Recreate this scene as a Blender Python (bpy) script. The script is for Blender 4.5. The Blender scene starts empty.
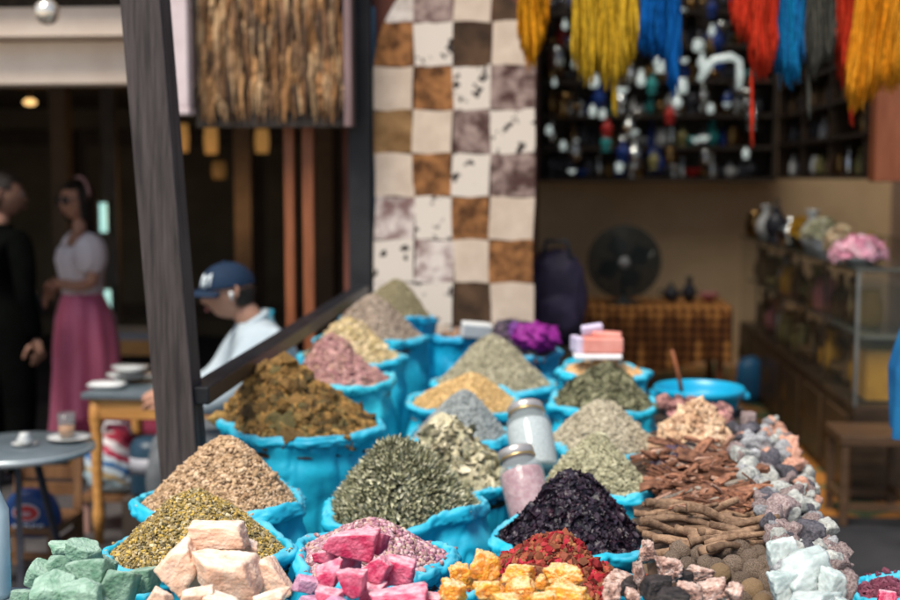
import bpy, bmesh, math, random
import numpy as np
from mathutils import Vector, Matrix, Euler
random.seed(7)
rng = np.random.default_rng(11)
PI = math.pi
R = math.radians
scene = bpy.context.scene
COL = scene.collection

# ------------------------------------------------------------------ camera
CAM = Vector((0, 0, 1.6)); PITCH = R(5.5); YAW = R(4.6); F = 1250.0
FWD = Vector((-math.sin(YAW)*math.cos(PITCH), math.cos(YAW)*math.cos(PITCH), -math.sin(PITCH)))
RIGHT = Vector((math.cos(YAW), math.sin(YAW), 0)); UP = RIGHT.cross(FWD)
def at(px, py, Y):
    """world point on the vertical plane y = Y measured off the photograph (900x600)"""
    d = FWD*F + RIGHT*(px-450) + UP*(300-py)
    return CAM + d*(Y/d.y)
cd = bpy.data.cameras.new('camera'); cam = bpy.data.objects.new('camera', cd); COL.objects.link(cam)
cam.location = CAM; cam.rotation_euler = Euler((PI/2-PITCH, 0, YAW), 'XYZ')
cd.sensor_width = 36; cd.lens = 36*F/900; cd.clip_end = 500; cd.clip_start = .05
cd.dof.use_dof = True; cd.dof.focus_distance = 2.3; cd.dof.aperture_fstop = 2.5; cd.dof.aperture_blades = 0
scene.camera = cam

# ------------------------------------------------------------------ world + sun
w = bpy.data.worlds.new('World'); scene.world = w; w.use_nodes = True
nt = w.node_tree; nt.nodes.clear()
sky = nt.nodes.new('ShaderNodeTexSky'); sky.sky_type = 'NISHITA'; sky.sun_disc = False
SUN_EL, SUN_AZ = 60, -152        # azimuth clockwise from +Y, sun stands behind the camera, to its left
sky.sun_elevation = R(SUN_EL); sky.sun_rotation = R(SUN_AZ); sky.dust_density = 2; sky.air_density = 1.0; sky.ozone_density = .6
bg = nt.nodes.new('ShaderNodeBackground'); bg.inputs[1].default_value = .15
wo = nt.nodes.new('ShaderNodeOutputWorld')
nt.links.new(sky.outputs[0], bg.inputs[0]); nt.links.new(bg.outputs[0], wo.inputs[0])
sl = bpy.data.lights.new('sun', 'SUN'); sl.energy = 5.0; sl.angle = R(28); sl.color = (1, .93, .82)
so = bpy.data.objects.new('sun', sl); COL.objects.link(so)
sd = Vector((math.sin(R(SUN_AZ))*math.cos(R(SUN_EL)), math.cos(R(SUN_AZ))*math.cos(R(SUN_EL)), math.sin(R(SUN_EL))))
so.rotation_euler = sd.to_track_quat('Z', 'Y').to_euler(); so.location = sd*20
scene.view_settings.view_transform = 'Standard'; scene.view_settings.look = 'None'; scene.view_settings.exposure = 0
scene.cycles.max_bounces = 6; scene.cycles.use_denoising = True

# ------------------------------------------------------------------ materials
def srgb(c):
    return tuple(((x/255)/12.92 if x/255 <= .04045 else ((x/255+.055)/1.055)**2.4) for x in c)
MATS = {}; SL = {}
def mat(name, c1, c2=None, rough=.7, scale=8, detail=4, bump=.2, bscale=None, metal=0, spec=.35, sss=0, sss_c=None,
        stretch=None, per='noise', cols=None, objvar=0, emis=None, trans=0, lo=.35, hi=.65, bdist=.004, alpha=1, ior=1.45, coord='Object', sheen=0, dust=None, ridge=0):
    if name in MATS: return MATS[name]
    m = bpy.data.materials.new(name); m.use_nodes = True; N = m.node_tree.nodes; L = m.node_tree.links
    b = N['Principled BSDF']
    b.inputs['Roughness'].default_value = rough; b.inputs['Metallic'].default_value = metal
    b.inputs['Specular IOR Level'].default_value = spec; b.inputs['IOR'].default_value = ior
    tc = N.new('ShaderNodeTexCoord'); src = tc.outputs[coord]
    if stretch:
        mp = N.new('ShaderNodeMapping'); mp.inputs['Scale'].default_value = stretch; L.new(src, mp.inputs['Vector']); src = mp.outputs[0]
    if objvar:
        oi = N.new('ShaderNodeObjectInfo'); va = N.new('ShaderNodeVectorMath'); va.operation = 'MULTIPLY_ADD'
        va.inputs[1].default_value = (1, 1, 1)
        cmb = N.new('ShaderNodeCombineXYZ'); mm = N.new('ShaderNodeMath'); mm.operation = 'MULTIPLY'; mm.inputs[1].default_value = 37
        L.new(oi.outputs['Random'], mm.inputs[0]); L.new(mm.outputs[0], cmb.inputs[0]); L.new(mm.outputs[0], cmb.inputs[1])
        L.new(src, va.inputs[0]); L.new(cmb.outputs[0], va.inputs[2]); src = va.outputs[0]
    nz = N.new('ShaderNodeTexNoise'); nz.inputs['Scale'].default_value = scale; nz.inputs['Detail'].default_value = detail
    nz.inputs['Roughness'].default_value = .6; L.new(src, nz.inputs['Vector'])
    rp = N.new('ShaderNodeValToRGB')
    e = rp.color_ramp
    if cols:
        n = len(cols); e.elements[0].position = 0; e.elements[0].color = (*cols[0], 1)
        e.elements[1].position = 1; e.elements[1].color = (*cols[-1], 1)
        for i in range(1, n-1):
            q = e.elements.new(i/(n-1)); q.color = (*cols[i], 1)
    else:
        e.elements[0].position = lo; e.elements[1].position = hi
        e.elements[0].color = (*c1, 1); e.elements[1].color = (*(c2 or c1), 1)
    if per == 'island':
        g = N.new('ShaderNodeNewGeometry'); L.new(g.outputs['Random Per Island'], rp.inputs[0])
        mx = N.new('ShaderNodeMix'); mx.data_type = 'RGBA'; mx.blend_type = 'MULTIPLY'; mx.inputs[0].default_value = 1
        mr = N.new('ShaderNodeMapRange'); mr.inputs[1].default_value = .3; mr.inputs[2].default_value = .7
        mr.inputs[3].default_value = .65; mr.inputs[4].default_value = 1.2
        L.new(nz.outputs[0], mr.inputs[0]); L.new(rp.outputs[0], mx.inputs[6]); L.new(mr.outputs[0], mx.inputs[7]); colout = mx.outputs[2]
    else:
        L.new(nz.outputs[0], rp.inputs[0]); colout = rp.outputs[0]
    if objvar:
        hs = N.new('ShaderNodeHueSaturation'); m2 = N.new('ShaderNodeMapRange')
        m2.inputs[3].default_value = 1-objvar; m2.inputs[4].default_value = 1+objvar
        L.new(oi.outputs['Random'], m2.inputs[0]); L.new(m2.outputs[0], hs.inputs['Value']); L.new(colout, hs.inputs['Color']); colout = hs.outputs[0]
    if dust:      # pales upward faces: painted-in sunlit tops on rocks, real dust on sacks
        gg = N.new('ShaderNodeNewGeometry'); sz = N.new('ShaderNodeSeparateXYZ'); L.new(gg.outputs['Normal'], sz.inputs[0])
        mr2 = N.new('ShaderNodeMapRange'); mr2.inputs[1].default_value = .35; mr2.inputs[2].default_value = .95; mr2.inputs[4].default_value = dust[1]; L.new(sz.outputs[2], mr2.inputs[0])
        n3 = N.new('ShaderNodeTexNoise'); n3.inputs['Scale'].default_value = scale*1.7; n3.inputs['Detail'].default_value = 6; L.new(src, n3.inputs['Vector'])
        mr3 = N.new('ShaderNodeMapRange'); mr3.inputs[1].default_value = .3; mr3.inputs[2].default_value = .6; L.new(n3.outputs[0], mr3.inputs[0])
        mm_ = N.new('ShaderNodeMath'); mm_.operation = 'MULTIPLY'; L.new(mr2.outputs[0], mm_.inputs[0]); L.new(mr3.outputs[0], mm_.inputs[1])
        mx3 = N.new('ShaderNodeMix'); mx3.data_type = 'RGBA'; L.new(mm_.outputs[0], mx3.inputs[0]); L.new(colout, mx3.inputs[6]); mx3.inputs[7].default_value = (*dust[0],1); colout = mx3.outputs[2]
    L.new(colout, b.inputs['Base Color'])
    if bump:
        n2 = N.new('ShaderNodeTexNoise'); n2.inputs['Scale'].default_value = bscale or scale*4; n2.inputs['Detail'].default_value = 5
        L.new(src, n2.inputs['Vector']); bp = N.new('ShaderNodeBump'); bp.inputs['Strength'].default_value = bump; bp.inputs['Distance'].default_value = bdist
        L.new(n2.outputs[0], bp.inputs['Height']); L.new(bp.outputs[0], b.inputs['Normal'])
        if ridge:
            n4 = N.new('ShaderNodeTexNoise'); n4.noise_type = 'RIDGED_MULTIFRACTAL'; n4.inputs['Scale'].default_value = ridge; n4.inputs['Detail'].default_value = 2; n4.inputs['Distortion'].default_value = .6; L.new(src, n4.inputs['Vector'])
            b4 = N.new('ShaderNodeBump'); b4.inputs['Strength'].default_value = .8; b4.inputs['Distance'].default_value = .008; L.new(n4.outputs[0], b4.inputs['Height']); L.new(bp.outputs[0], b4.inputs['Normal']); L.new(b4.outputs[0], b.inputs['Normal'])
    if sss:
        b.inputs['Subsurface Weight'].default_value = sss; b.inputs['Subsurface Radius'].default_value = sss_c or (1, .6, .4); b.inputs['Subsurface Scale'].default_value = .012
    if emis:
        b.inputs['Emission Color'].default_value = (*emis[0], 1); b.inputs['Emission Strength'].default_value = emis[1]
    if trans: b.inputs['Transmission Weight'].default_value = trans
    if alpha < 1: b.inputs['Alpha'].default_value = alpha
    if sheen: b.inputs['Sheen Weight'].default_value = sheen
    MATS[name] = m; return m

# ------------------------------------------------------------------ object helpers
def tag(o, label=None, cat=None, group=None, kind=None):
    if label: o['label'] = label
    if cat: o['category'] = cat
    if group: o['group'] = group
    if kind: o['kind'] = kind
    return o
def thing(name, label, cat, loc=(0,0,0), rz=0, group=None):
    o = bpy.data.objects.new(name, None); COL.objects.link(o); o.location = loc; o.rotation_euler = (0,0,rz); o.empty_display_size = .1
    return tag(o, label, cat, group)
def link(name, me, parent=None):
    o = bpy.data.objects.new(name, me); COL.objects.link(o)
    if parent: o.parent = parent
    return o
def nmesh(name, V, Fs, mats, mi=None, smooth=True):
    """V (n,3); Fs = list of int arrays (k, m) with constant corner count each"""
    me = bpy.data.meshes.new(name); V = np.asarray(V, dtype=np.float32)
    me.vertices.add(len(V)); me.vertices.foreach_set('co', V.ravel())
    if not isinstance(Fs, list): Fs = [Fs]
    loops = np.concatenate([f.ravel() for f in Fs]).astype(np.int32)
    cnt = np.concatenate([np.full(len(f), f.shape[1]) for f in Fs]).astype(np.int32)
    me.loops.add(len(loops)); me.loops.foreach_set('vertex_index', loops)
    me.polygons.add(len(cnt)); st = np.zeros(len(cnt), np.int32); st[1:] = np.cumsum(cnt)[:-1]
    me.polygons.foreach_set('loop_start', st)
    if mi is not None: me.polygons.foreach_set('material_index', np.asarray(mi, np.int32))
    me.polygons.foreach_set('use_smooth', np.full(len(cnt), smooth, dtype=bool))
    for m in (mats if isinstance(mats, (list, tuple)) else [mats]): me.materials.append(m)
    me.update(calc_edges=True); me.validate()
    return me
class MB:
    def __init__(s): s.V = []; s.F = []; s.M = []; s.S = []
    def add(s, vs, fs, mi=0, smooth=False):
        o = len(s.V); s.V += [tuple(v) for v in vs]
        for f in fs: s.F.append([i+o for i in f]); s.M.append(mi); s.S.append(smooth)
    def box(s, c, d, rot=None, mi=0, taper=1):
        x, y, z = d[0]/2, d[1]/2, d[2]/2
        vs = [Vector((a*x*(taper if e > 0 else 1), b*y*(taper if e > 0 else 1), e*z)) for e in (-1,1) for a, b in ((-1,-1),(1,-1),(1,1),(-1,1))]
        if rot is not None: M = Euler(rot).to_matrix() if not isinstance(rot, Matrix) else rot; vs = [M@v for v in vs]
        vs = [v+Vector(c) for v in vs]
        s.add(vs, [(3,2,1,0),(4,5,6,7),(0,1,5,4),(1,2,6,5),(2,3,7,6),(3,0,4,7)], mi); return s
    def bar(s, a, b, w, h=None, mi=0):
        a, b = Vector(a), Vector(b); d = b-a; q = d.to_track_quat('Z', 'Y').to_matrix()
        s.box((a+b)/2, (w, h or w, d.length), q, mi); return s
    def tube(s, pts, r, n=8, mi=0, cap=True):
        pts = [Vector(p) for p in pts]; rs = r if isinstance(r, (list, tuple)) else [r]*len(pts)
        vs = []; k = len(pts); up = None
        for i, p in enumerate(pts):
            t = (pts[min(i+1,k-1)]-pts[max(i-1,0)]).normalized()
            if up is None: up = t.orthogonal().normalized()
            up = (up - t*up.dot(t)).normalized(); v = t.cross(up)
            for j in range(n):
                a = 2*PI*j/n; vs.append(p+(up*math.cos(a)+v*math.sin(a))*rs[i])
        fs = [(i*n+j, i*n+(j+1)%n, (i+1)*n+(j+1)%n, (i+1)*n+j) for i in range(k-1) for j in range(n)]
        if cap: fs += [tuple(range(n))[::-1], tuple((k-1)*n+j for j in range(n))]
        s.add(vs, fs, mi, True); return s
    def lathe(s, prof, c=(0,0,0), n=32, mi=0, rot=None, cap=False, sy=1):
        vs = []; c = Vector(c)
        for r, z in prof:
            for j in range(n):
                a = 2*PI*j/n; v = Vector((r*math.cos(a), r*math.sin(a)*sy, z))
                if rot is not None: v = rot@v
                vs.append(v+c)
        k = len(prof); fs = [(i*n+j, i*n+(j+1)%n, (i+1)*n+(j+1)%n, (i+1)*n+j) for i in range(k-1) for j in range(n)]
        if cap: fs += [tuple(range(n))[::-1], tuple((k-1)*n+j for j in range(n))]
        s.add(vs, fs, mi, True); return s
    def build(s, name, mats, parent=None, bevel=0):
        me = bpy.data.meshes.new(name); me.from_pydata(s.V, [], s.F)
        for m in (mats if isinstance(mats, (list, tuple)) else [mats]): me.materials.append(m)
        me.polygons.foreach_set('material_index', s.M); me.polygons.foreach_set('use_smooth', s.S); me.update()
        o = link(name, me, parent)
        if bevel:
            b = o.modifiers.new('b', 'BEVEL'); b.width = bevel; b.segments = 2; b.limit_method = 'ANGLE'
        return o
class Noise:
    """smooth spectral noise, vectorised, about -1..1"""
    def __init__(s, seed, freq=1, octaves=3, n=14):
        g = np.random.default_rng(seed); s.w = []
        for o in range(octaves):
            k = g.normal(size=(n, 3)); k /= np.linalg.norm(k, axis=1)[:, None]; k *= (freq*2**o*g.uniform(.7, 1.3, n))[:, None]*2*PI
            s.w.append((k, g.uniform(0, 2*PI, n), .55**o))
    def __call__(s, P):
        P = np.asarray(P); out = np.zeros(P.shape[:-1])
        for k, ph, a in s.w: out += a*np.sin(P@k.T+ph).sum(-1)/math.sqrt(len(ph))
        return out*.75
_ico = {}
def ico(sub):
    if sub not in _ico:
        bm = bmesh.new(); bmesh.ops.create_icosphere(bm, subdivisions=sub, radius=1)
        _ico[sub] = (np.array([v.co[:] for v in bm.verts]), np.array([[v.index for v in f.verts] for f in bm.faces])); bm.free()
    return _ico[sub]

# ------------------------------------------------------------------ rocks
def rock_mesh(seed, mats, dims=(1,1,1), planes=10, p=22, rough=.02, sub=4, freq=1.5, rough2=.0, cube=.5):
    g = np.random.default_rng(seed); D, Fc = ico(sub)
    ns = g.normal(size=(planes, 3)); ns /= np.linalg.norm(ns, axis=1)[:, None]
    ax = np.vstack([np.eye(3), -np.eye(3)]) + g.normal(size=(6, 3))*.22; ax /= np.linalg.norm(ax, axis=1)[:, None]
    ns = np.vstack([ns, ax]); ds = np.concatenate([g.uniform(.86, 1.15, planes), g.uniform(.62, .85, 6)])
    t = np.clip(D@ns.T/ds, 0, None); r = ((t**p).sum(1))**(-1/p)
    P = D*r[:, None]
    P = P*(1+rough*Noise(seed+1, freq, 4)(P)[:, None]+rough*.35*Noise(seed+3, freq*5, 3)(P)[:, None]*(sub > 3)+ (rough2*np.abs(Noise(seed+2, freq*3, 3)(P))[:, None] if rough2 else 0))
    P = (P-(P.max(0)+P.min(0))/2)/(P.max(0)-P.min(0))*np.array(dims)
    return nmesh('rock', P, Fc, mats)
def rock(name, me, loc, rot=None, s=1, label=None, cat=None, group=None):
    o = link(name, me); o.location = loc; o.rotation_euler = rot if rot is not None else [random.uniform(0, 6.28) for _ in range(3)]
    o.scale = (s, s, s) if not isinstance(s, (tuple, list)) else s
    return tag(o, label, cat, group)

# ------------------------------------------------------------------ sacks
def weave_blue(name, c, dark):
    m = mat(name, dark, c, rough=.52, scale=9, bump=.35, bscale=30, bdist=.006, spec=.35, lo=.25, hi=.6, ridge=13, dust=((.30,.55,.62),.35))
    return m
BLUE = weave_blue('blue_plastic_cloth', (.014, .44, .63), (.008, .32, .50))
BLUE2 = weave_blue('blue_plastic_cloth_pale', (.03, .49, .62), (.010, .36, .50))
BLUED = weave_blue('blue_plastic_cloth_deep', (.003, .33, .56), (.002, .2, .38))
RIMS = {}
def sack(label, c, r, base, seed, m=BLUE, tube=.0130, sag=.009, squash=1.0, patch=None, group='blue plastic cloth spice sacks'):
    """c = centre of the rim, body hangs down to z = base; open rolled rim"""
    root = thing('spice_sack', label, 'sack', (c[0], c[1], base), 0, group)
    H = c[2]-base; nseg = 240
    nz = Noise(seed, .45, 3); nz2 = Noise(seed+50, .55, 2); nzc = Noise(seed+70, .9, 2); nzd = Noise(seed+71, 1.6, 1)
    A = np.linspace(0, 2*PI, nseg, endpoint=False); ca, sa = np.cos(A), np.sin(A)
    def ring_r(t):      # t 0 bottom .. 1 top
        bulge = 1.0+.05*math.sin(PI*min(1, t*1.1))-.10*max(0, .25-t)/.25
        neck = -.05*math.exp(-((t-.86)/.07)**2)
        return r*(bulge+neck)
    rows = []; ts = np.linspace(0, 1, 64)
    rim_w = sag*nz(np.stack([ca*1.2, sa*1.2, 0*ca], 1)); rim_r = 1+.025*nz(np.stack([ca*.8, sa*.8, 0*ca+9], 1))
    rows.append(np.stack([ca*.01, sa*.01, 0*ca], 1)); rows.append(np.stack([ca*r*.75, sa*r*.75, 0*ca+.0], 1))
    for t in ts:
        P = np.stack([ca, sa, 0*ca+t*H*3], 1)
        amp = .014+.010*t
        # vertical gather folds near the neck, diagonal creases lower down
        fold = (.22*nz2(np.stack([ca*4.1+t*1.5, sa*4.1, 0*ca+t*2], 1)) + np.abs(nz2(np.stack([ca*2.6, sa*2.6, 0*ca+t*.8], 1)))*.8 - .4)*math.exp(-((t-.84)/.2)**2)*1.4
        rr = ring_r(t)*rim_r**t + amp*nz(P)*r/.2 + fold*.012*r/.2
        Q = np.stack([ca+.25*nz(P), sa, 0*ca+t*H*2.2], 1); rr = rr - .0055*np.exp(-(nzc(Q)/.14)**2) - .003*np.exp(-(nzd(Q)/.16)**2)*(t < .99)
        z = .02 + t*(H-.02) + rim_w*t
        rows.append(np.stack([ca*rr, sa*rr, z], 1))
    body = np.concatenate(rows); k = len(rows)
    I = np.arange(nseg); J = (I+1) % nseg
    Fq = np.concatenate([np.stack([i*nseg+I, i*nseg+J, (i+1)*nseg+J, (i+1)*nseg+I], 1) for i in range(k-1)])
    b = link('sack_body', nmesh('sack_body', body, Fq, m), root)
    RIMS[label] = (np.linalg.norm(rows[-1][:, :2], axis=1), rows[-1][:, 2]-H)
    # rolled rim
    nt_ = 24; rr0 = np.linalg.norm(rows[-1][:, :2], axis=1); z0 = rows[-1][:, 2]
    B = np.linspace(0, 2*PI, nt_, endpoint=False); nz3 = Noise(seed+9, .75, 3)
    V = []
    for bt in B:
        P = np.stack([ca*1.6+.35*math.cos(bt)*ca, sa*1.6+.35*math.cos(bt)*sa, .35*math.sin(bt)+0*ca], 1)
        th = tube*(1+.26*nz3(P) + .10*np.abs(nz(P*.8))) 
        th = th*(1-.26*np.exp(-(nzc(P*.9)/.16)**2)-.15*np.exp(-(nzd(P*.8)/.15)**2))
        spiral = .14*tube*np.cos(3*bt+2*nz(P*.5))
        rad = rr0-.004+ (th+spiral)*math.cos(bt)*1.0; zz = z0-.006+(th*1.25+spiral)*math.sin(bt)
        V.append(np.stack([ca*rad, sa*rad, zz], 1))
    V = np.concatenate(V); 
    Fq = np.concatenate([np.stack([i*nseg+I, i*nseg+J, ((i+1) % nt_)*nseg+J, ((i+1) % nt_)*nseg+I], 1) for i in range(nt_)])
    link('rolled_rim', nmesh('rolled_rim', V, Fq, m), root)
    # cloth membrane that closes the sack just under its filling
    ni = np.concatenate([np.stack([ca*rr0*q, sa*rr0*q, z0-.03-.02*(1-q)], 1) for q in (.02, .5, .97)])
    Fq = np.concatenate([np.stack([i*nseg+I, i*nseg+J, (i+1)*nseg+J, (i+1)*nseg+I], 1) for i in range(2)])
    link('lining', nmesh('lining', ni, Fq, m), root)
    if squash != 1: root.scale = (1, squash, 1)
    return root

# ------------------------------------------------------------------ grain templates
def t_leaf(g, L=1, W=.25, curl=1.6, twist=1.5, n=6):
    vs = []; a = 0; x = z = 0
    for i in range(n+1):
        t = i/n; w_ = W*math.sin(PI*(.08+.84*t))**.7; tw = twist*(t-.5)
        vs.append((x, w_*math.cos(tw), z+w_*math.sin(tw))); vs.append((x, 0, z-.25*w_)); vs.append((x, -w_*math.cos(tw), z-w_*math.sin(tw)))
        a = curl*(t-.3)*g.uniform(.7, 1.3); x += L/n*math.cos(a); z += L/n*math.sin(a)
    V = np.array(vs); V -= V.mean(0)
    f = []
    for i in range(n):
        for j in (0, 1): f.append((i*3+j, i*3+j+1, (i+1)*3+j+1, (i+1)*3+j))
    return V, np.array(f)
def t_bud(g, e=(1, .62, .58), sub=1, n=.12):
    D, Fc = ico(sub); V = D*np.array(e)*.5*(1+g.normal(size=(len(D), 1))*n); return V, Fc
def t_chunk(g, e=(1, .8, .6)):
    D, Fc = ico(1); V = np.sign(D)*np.abs(D)**.7*np.array(e)*.5*(1+g.normal(size=(len(D), 1))*.22); return V, Fc
def t_sliver(g, w_=.16, h_=.1, bend=.12):
    n = 4; vs = []
    for i in range(n+1):
        t = i/n; o = bend*math.sin(PI*t)*g.uniform(.6, 1.4); ww = w_*g.uniform(.6, 1)*(.6+.4*math.sin(PI*t)); hh = h_*g.uniform(.6, 1)
        for a, b in ((-1,-1),(1,-1),(1,1),(-1,1)): vs.append((t-.5, a*ww/2+o, b*hh/2))
    f = [(i*4+j, i*4+(j+1)%4, (i+1)*4+(j+1)%4, (i+1)*4+j) for i in range(n) for j in range(4)]+[(3,2,1,0),(n*4,n*4+1,n*4+2,n*4+3)]
    return np.array(vs), np.array(f)
def t_flake(g, n=3):
    vs = []; k = 4; W = g.uniform(.3, .45); c1, c2 = g.uniform(-.25, .3, 2)
    for i in range(k+1):
        for j in range(k+1):
            u, v = i/k-.5, j/k-.5; e = 1 - .35*(abs(v)*2)**2; vs.append((u*e*(1+g.normal()*.06), v*2*W*(1-.5*abs(u)*2*.8)*(1+g.normal()*.06), c1*u*u*4*.4+c2*v*v*4*.4+.05*g.normal()))
    f = [(i*(k+1)+j, i*(k+1)+j+1, (i+1)*(k+1)+j+1, (i+1)*(k+1)+j) for i in range(k) for j in range(k)]
    return np.array(vs), np.array(f)
def t_rose(g):      # little dried rosebud: cupped petals round a core
    V, Fc = t_bud(g, (.7, .65, .65)); Vs = [V]; Fs = [Fc]
    return V, Fc
TEMPL = dict(leaf=t_leaf, bud=t_bud, chunk=t_chunk, sliver=t_sliver, flake=t_flake)
def scatter(pts, nrm, kind, size, g, kw={}, tilt=.6, nvar=6, var=.35, off=0):
    """pieces of one kind at pts; returns V, list of faces"""
    out_v = []; out_f = []; base = 0
    var_ids = g.integers(0, nvar, len(pts))
    for v in range(nvar):
        tv, tf = TEMPL[kind](g, **kw); idx = np.where(var_ids == v)[0]; k = len(idx)
        if not k: continue
        az = g.uniform(0, 2*PI, k); q = g.uniform(0, 2*PI, k); tl = g.normal(size=k)*tilt
        # frame: normal with tilt
        n_ = nrm[idx]; h = np.stack([np.cos(az), np.sin(az), 0*az], 1); n2 = n_+h*np.tan(np.clip(tl, -1.2, 1.2))[:, None]; n2 /= np.linalg.norm(n2, axis=1)[:, None]
        t1 = np.stack([np.cos(q), np.sin(q), 0*q], 1); t1 -= n2*(t1*n2).sum(1)[:, None]; t1 /= np.linalg.norm(t1, axis=1)[:, None]
        t2 = np.cross(n2, t1); s = size*np.exp(g.normal(size=k)*var)
        M = np.stack([t1, t2, n2], 2)*s[:, None, None]
        P = np.einsum('kij,nj->kni', M, tv)+ (pts[idx]+n2*off)[:, None, :]
        out_v.append(P.reshape(-1, 3)); f = tf[None]+(np.arange(k)*len(tv))[:, None, None]+base
        out_f.append(f.reshape(-1, tf.shape[1])); base += k*len(tv)
    return np.concatenate(out_v), out_f
def heap(label, c, r, h, kind, size, n, mats, seed, apex=(0, 0), kw={}, tilt=.6, lump=.012, power=1.08, tip=.18, layers=1, over=1.0, rim=None, name='spice_heap', cat='heap', group=None, sx=1, sy=1, lfreq=4, off=None, var=.35, flat=0):
    """heap whose foot is a disc of radius r about c, summit h above it shifted by apex"""
    g = np.random.default_rng(seed); nz = Noise(seed, lfreq, 3); nzb = Noise(seed+33, 2.6, 1)
    def fit(x, y):     # follow the uneven mouth of the sack
        if rim is None: return 1.0, 0.0
        a = np.arctan2(y, x) % (2*PI)/(2*PI)*len(rim[0]); xs_ = np.arange(len(rim[0])+1)
        return (np.interp(a, xs_, np.append(rim[0], rim[0][0]))-.009)/r, np.interp(a, xs_, np.append(rim[1], rim[1][0]))*np.sqrt(x*x+y*y)
    def hz(x, y):      # local, unit-scaled disc coordinates
        rr = np.sqrt(x*x+y*y)/over
        d = np.sqrt((x-apex[0]*(1-rr))**2+(y-apex[1]*(1-rr))**2)/over
        t = np.clip(np.sqrt(d*d+tip*tip)-tip, 0, 1)/(math.sqrt(1+tip*tip)-tip)
        z = h*(1-np.clip(t, 0, 1)**power)
        z = z + (.35*lump+.003)*nzb(np.stack([x*r+5, y*r, 0*x], -1))*np.clip((1-rr)*3, .1, 1)*1.6
        z = z + lump*nz(np.stack([x*r, y*r, 0*x], -1)*1.0)*np.clip((1-rr)*3, .15, 1)
        return z
    nr, ns = 40, 96; rho = np.linspace(0, 1, nr)**.8; A = np.linspace(0, 2*PI, ns, endpoint=False)
    X = (rho[:, None]*np.cos(A)).ravel(); Y = (rho[:, None]*np.sin(A)).ravel(); Z = hz(X, Y)
    edge = np.repeat(np.clip((rho-.94)/.06, 0, 1), ns); Z = Z-edge*.03
    fk, fz = fit(X, Y); V = np.stack([X*r*sx*fk, Y*r*sy*fk, Z-size*.35+fz], 1); I = np.arange(ns); J = (I+1) % ns
    F0 = np.concatenate([np.stack([i*ns+I, i*ns+J, (i+1)*ns+J, (i+1)*ns+I], 1) for i in range(nr-1)])
    rr = np.sqrt(g.uniform(0, 1, n))*.99; aa = g.uniform(0, 2*PI, n); x, y = rr*np.cos(aa), rr*np.sin(aa)
    e = .01; z = hz(x, y); gx = (hz(x+e, y)-z)/(e*r*sx); gy = (hz(x, y+e)-z)/(e*r*sy)
    nn = np.stack([-gx, -gy, np.ones_like(z)], 1); nn /= np.linalg.norm(nn, axis=1)[:, None]
    fk, fz = fit(x, y); P = np.stack([x*r*sx*fk, y*r*sy*fk, z+fz], 1); P += nn*(g.uniform(-.4, .35, n)*size*layers)[:, None]
    ks = 1 if size > .0125 else min(45, max(12, int(n*.006))); a2 = g.uniform(0, 2*PI, ks); r2 = .985+g.uniform(0,.055,ks)      # a few pieces spilled on the rim
    fk, fz = fit(np.cos(a2), np.sin(a2)); r2 = 1.0+g.uniform(0,.06,ks); P = np.concatenate([P, np.stack([np.cos(a2)*r2*r*fk*sx, np.sin(a2)*r2*r*fk*sy, .018+fz+g.uniform(-.003,.002,ks)], 1)]); nn = np.concatenate([nn, np.tile([0,0,1.],(ks,1))])
    V2, F2 = scatter(P, nn, kind, size, g, kw, tilt, var=var)
    fs = [F0]+[f+len(V) for f in F2]; mi = [1]*len(F0)
    Vall = np.concatenate([V, V2]); nf = sum(len(f) for f in F2); mi = np.concatenate([np.ones(len(F0)), np.zeros(nf)])
    me = nmesh(name, Vall, fs, mats, mi, smooth=kind in ('leaf', 'bud', 'flake'))
    o = link(name, me); o.location = c
    return tag(o, label, cat, group)
def gmat(name, cols, base, rough=.8, spec=.2, **k):
    cols = [tuple(min(.8, x*1.28) for x in c) for c in cols]
    return [mat(name, None, cols=cols, per='island', rough=rough, spec=spec, scale=60, bump=0, **k),
            mat(name+'_bed', base, tuple(x*.5 for x in base), rough=.9, scale=60, bump=.8, bscale=220, bdist=.003, spec=.15)]

# ================================================================== SETTING
WOODD = mat('dark_wood', (.03,.023,.018), (.07,.052,.04), rough=.6, scale=6, stretch=(8,8,1), bump=.5, bscale=30)
GREYW = mat('weathered_grey_wood', (.024,.019,.019), (.072,.058,.056), rough=.62, scale=5, stretch=(14,14,.8), bump=.55, bscale=22, bdist=.003, cols=None)
TAN = mat('tan_plaster', (.68,.49,.28), (.78,.57,.34), rough=.9, scale=3, bump=.15)
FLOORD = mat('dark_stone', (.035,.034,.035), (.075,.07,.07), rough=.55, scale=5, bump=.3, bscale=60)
ORANGEW = mat('orange_brown_wood', (.19,.06,.025), (.30,.10,.04), rough=.5, scale=4, stretch=(10,10,1), bump=.2)
YELWOOD = mat('honey_wood', (.42,.19,.05), (.60,.30,.09), rough=.45, scale=5, stretch=(1,8,8), bump=.2)
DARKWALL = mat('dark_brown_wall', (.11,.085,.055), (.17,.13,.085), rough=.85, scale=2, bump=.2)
CREAM = mat('cream_paint', (.70,.55,.43), (.80,.66,.53), rough=.6, scale=4, bump=.1)
def struct(name, mb, m, bevel=0):
    o = mb.build(name, m, None, bevel); o['kind'] = 'structure'; return o
ground_m = mat('dark_ground', (.018,.019,.022), (.04,.04,.043), rough=.7, scale=3, bump=.4, bscale=90)
struct('ground', MB().add([(-60,-60,0),(60,-60,0),(60,80,0),(-60,80,0)], [(0,1,2,3)]) or MB(), ground_m) if False else None
g_ = MB(); g_.add([(-60,-60,0),(60,-60,0),(60,80,0),(-60,80,0)], [(0,1,2,3)]); struct('ground', g_, ground_m)
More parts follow.
